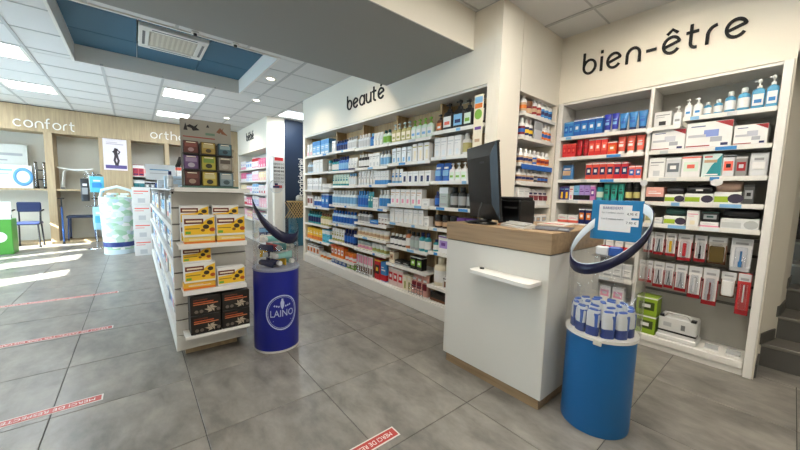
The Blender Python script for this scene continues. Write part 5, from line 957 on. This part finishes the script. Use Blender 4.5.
for k in range(9):
    a = (k % 3)*2*PI/3+(k//3)*.7; rr = .13; pk = ob('packet', MB().cbox(-.075, .075, -.05, .05, 0, .045, (mat('#e4efe9'), mat('#bcdcc6'), mat('#d3e2ea'))[k % 3], .012), None, (-9.3+rr*math.cos(a), -.3+rr*math.sin(a), 1.16+.05*(k//3)), a, '%s soft packet heaped in the tall pale bin, %s layer' % (('white', 'mint green', 'pale blue')[k % 3], ('lowest', 'middle', 'top')[k//3]), 'packet', 'packets in the tall bin')
ob('packet_bed', MB().lathe([(.295, 1.1), (.295, 1.155)], mat('#dbe8e4'), 24), tb_)
# ---- pale blue pack stand left of it
sd_ = thing('pack_stand', 'thin chrome stand with hooks left of the tall pale bin', 'display stand', (-10.2, -.72, 0), PI/2)
ob('base', MB().lathe([(.16, 0), (.16, .015), (.03, .03)], CHROME, 20), sd_); ob('pole', MB().tube([(0, 0, .02), (0, 0, 1.75)], .014, CHROME), sd_)
for z in (1.70, 1.62, .98): ob('hook', MB().tube([(-.16, -.05, z), (.16, -.05, z)], .008, CHROME), sd_)
for k, (y, z, w_, h_, c, c2, lab) in enumerate(((-.66, 1.30, .24, .36, 'AQ', 'SB', 'pale blue pack hanging beside the tall bin, upper'), (-.86, 1.10, .14, .5, '#2a2c30', 'GR', 'black glove pack hanging on the chrome stand'), (-.66, .45, .2, .52, '#9fd3e6', 'AQ', 'pale blue pack hanging low on the chrome stand'))):
    product('pouch', w_, .07, h_, (c, c2, W), 0, (-10.09, y, z), PI/2, lab)
gb_ = thing('promo_bin', 'green promotional bin with a white circle at the left edge', 'display bin', (-10.3, -2.18, 0), PI/2)
ob('box', MB().cbox(-.20, .20, -.2, .2, 0, .72, mat('#4f9a3c'), .01), gb_); ob('white_circle', MB().lathe([(.11, -.001), (.11, .002)], mat('#e6efe2'), 24, M=Matrix.Translation((.02, -.201, .36)) @ Matrix.Rotation(PI/2, 4, 'X')), gb_); ob('white_panel', MB().box(-.201, .201, -.2015, -.19, .72, .95, mat('#dfe8e0')), gb_); ob('yellow_print', MB().box(-.1, .05, -.203, -.2014, .76, .9, mat('#dcc45a')), gb_); ob('corner_card', MB().cbox(.08, .22, -.23, -.21, .82, 1.08, mat('#e3e6e4'), .003), gb_)
for k in range(3): product('bottle', .09, .09, .2, ('#cfe3b4', W, 'G'), 0, (-10.3-.05*k, -2.30+.1*k, .721), 0, 'pale green bottle in the green promotional bin, %s' % ('left', 'middle', 'right')[k])
# ================================================================== BÉBÉ UNIT AND PASSAGE
eu = thing('shelving_unit', 'far white shelving of pink and white baby products under the bébé sign', 'shelving', (0, 0, 0))
ob('back_panel', MB().box(-11.26, -8.55, 3.0, 3.025, .1, 2.51, LAM), eu); ob('plinth', MB().box(-11.26, -8.55, 2.61, 3.0, 0, .12, LAM), eu)
EZ_ = [2.05, 1.7, 1.35, 1.0, .6]
for z in EZ_: shelf_board(eu, -11.262, -8.548, 2.605, 2.995, z)
pc = [(W, 'PK', 'LI'), ('#efc3d0', W, 'PK'), ('#d9668f', W, 'PK'), (W, 'LB', 'SB'), ('#e9d9b4', 'PK', W), ('#c9d6ea', W, 'LI'), (W, 'R', 'PK')]
pn_ = ['white and pink', 'rose', 'deep pink', 'white and sky blue', 'sand', 'pale lilac', 'white and red']
for li, z in enumerate(EZ_):
    runs = [('%s baby carton' % pn_[(li*2+q*3) % 7], 'box', 3, .19, (.26, .22, .28, .24)[q], pc[(li*2+q*3) % 7], (0, 2, 1, 4)[q]) for q in range(4)]
    row(-11.24, -8.57, runs, z, 'the %s shelf of the far bébé unit' % ORD[li], 2.615, maxd=.25, name='baby_product_box')
gk = thing('sunglasses_rack', 'white sunglasses rack with red header and foot before the far end panel', 'display rack', (-8.02, 2.70, 0), PI/2)
ob('base', MB().cbox(-.16, .16, -.14, .14, 0, .05, LAM, .006), gk); ob('column', MB().cbox(-.10, .10, -.08, .08, .05, 1.5, LAM, .004), gk); ob('panel', MB().cbox(-.14, .14, -.1, .1, 1.5, 2.25, mat('#dfe2e4'), .004), gk)
ob('red_header', MB().box(-.10, .10, -.102, -.099, 2.16, 2.24, 'R'), gk); ob('red_foot', MB().box(-.10, .10, -.102, -.099, 1.51, 1.58, 'R'), gk)
for c_ in range(3):
    for r_ in range(6):
        x = -.085+c_*.085; z = 1.66+r_*.085
        mb = MB()
        for s_ in (-1, 1): mb.lathe([(.016, -.006), (.018, .0)], BLACK, 10, M=Matrix.Translation((x+s_*.019, -.1, z)) @ Matrix.Rotation(PI/2, 4, 'X') @ Matrix.Diagonal((1, 1.5, 1, 1)))
        ob('sunglasses', mb, gk)
for r_ in range(6): ob('side_lens', MB().lathe([(.026, -.008), (.026, .0)], mat('#2b2d33', .2), 12, M=Matrix.Translation((.14, .03, 1.62+r_*.11)) @ Matrix.Rotation(PI/2, 4, 'Y')), gk)
dk = thing('booth_desk', 'small desk with gold lattice front before the dark blue wall', 'desk', (-8.25, 3.45, 0), PI/2)
ob('body', MB().box(-.35, .6, -.0, .15, 0, .76, mat('#1c5a72')), dk); LT = mat('#b89a66', .5)
lp = ob('lattice_panel', MB().box(-.37, .62, -.02, .17, .76, 1.16, mat('#3a352e')), dk)
for k in range(14):
    x = -.36+k*.07
    ob('lattice_slat', MB().box(-.008, .008, -.026, -.0205, -.26, .26, LT, M=Matrix.Translation((x, 0, .96)) @ Matrix.Rotation(.6, 4, 'Y')), lp); ob('lattice_slat', MB().box(-.008, .008, -.031, -.0265, -.26, .26, LT, M=Matrix.Translation((x, 0, .96)) @ Matrix.Rotation(-.6, 4, 'Y')), lp)
ob('desk_top', MB().cbox(-.39, .64, -.06, .18, 1.16, 1.19, LT, .004), dk); 
ph = thing('desk_lamp', 'rounded grey device standing on the lattice desk', 'device', (-8.27, 3.35, 1.1905)); ob('shell', MB().lathe([(.09, 0), (.10, .03), (.09, .12), (.04, .16)], mat('#8f8f86'), 18), ph); ob('dial', MB().lathe([(.05, -.004), (.05, .004)], mat('#c9cabf'), 16, M=Matrix.Translation((.095, 0, .07)) @ Matrix.Rotation(PI/2, 4, 'Y')), ph)
ob('emblem', MB().lathe([(.05, -.003), (.05, 0), (.038, 0), (.038, -.003), (.05, -.003)], SIGNW, 24, cap=False, M=Matrix.Translation((-8.438, 3.50, 1.26)) @ Matrix.Rotation(PI/2, 4, 'Y')), bw)

# ================================================================== bring the working unit to metres
SM = Matrix.Scale(S, 4)
for me in bpy.data.meshes: me.transform(SM)
for o in bpy.data.objects: o.location = o.location*S
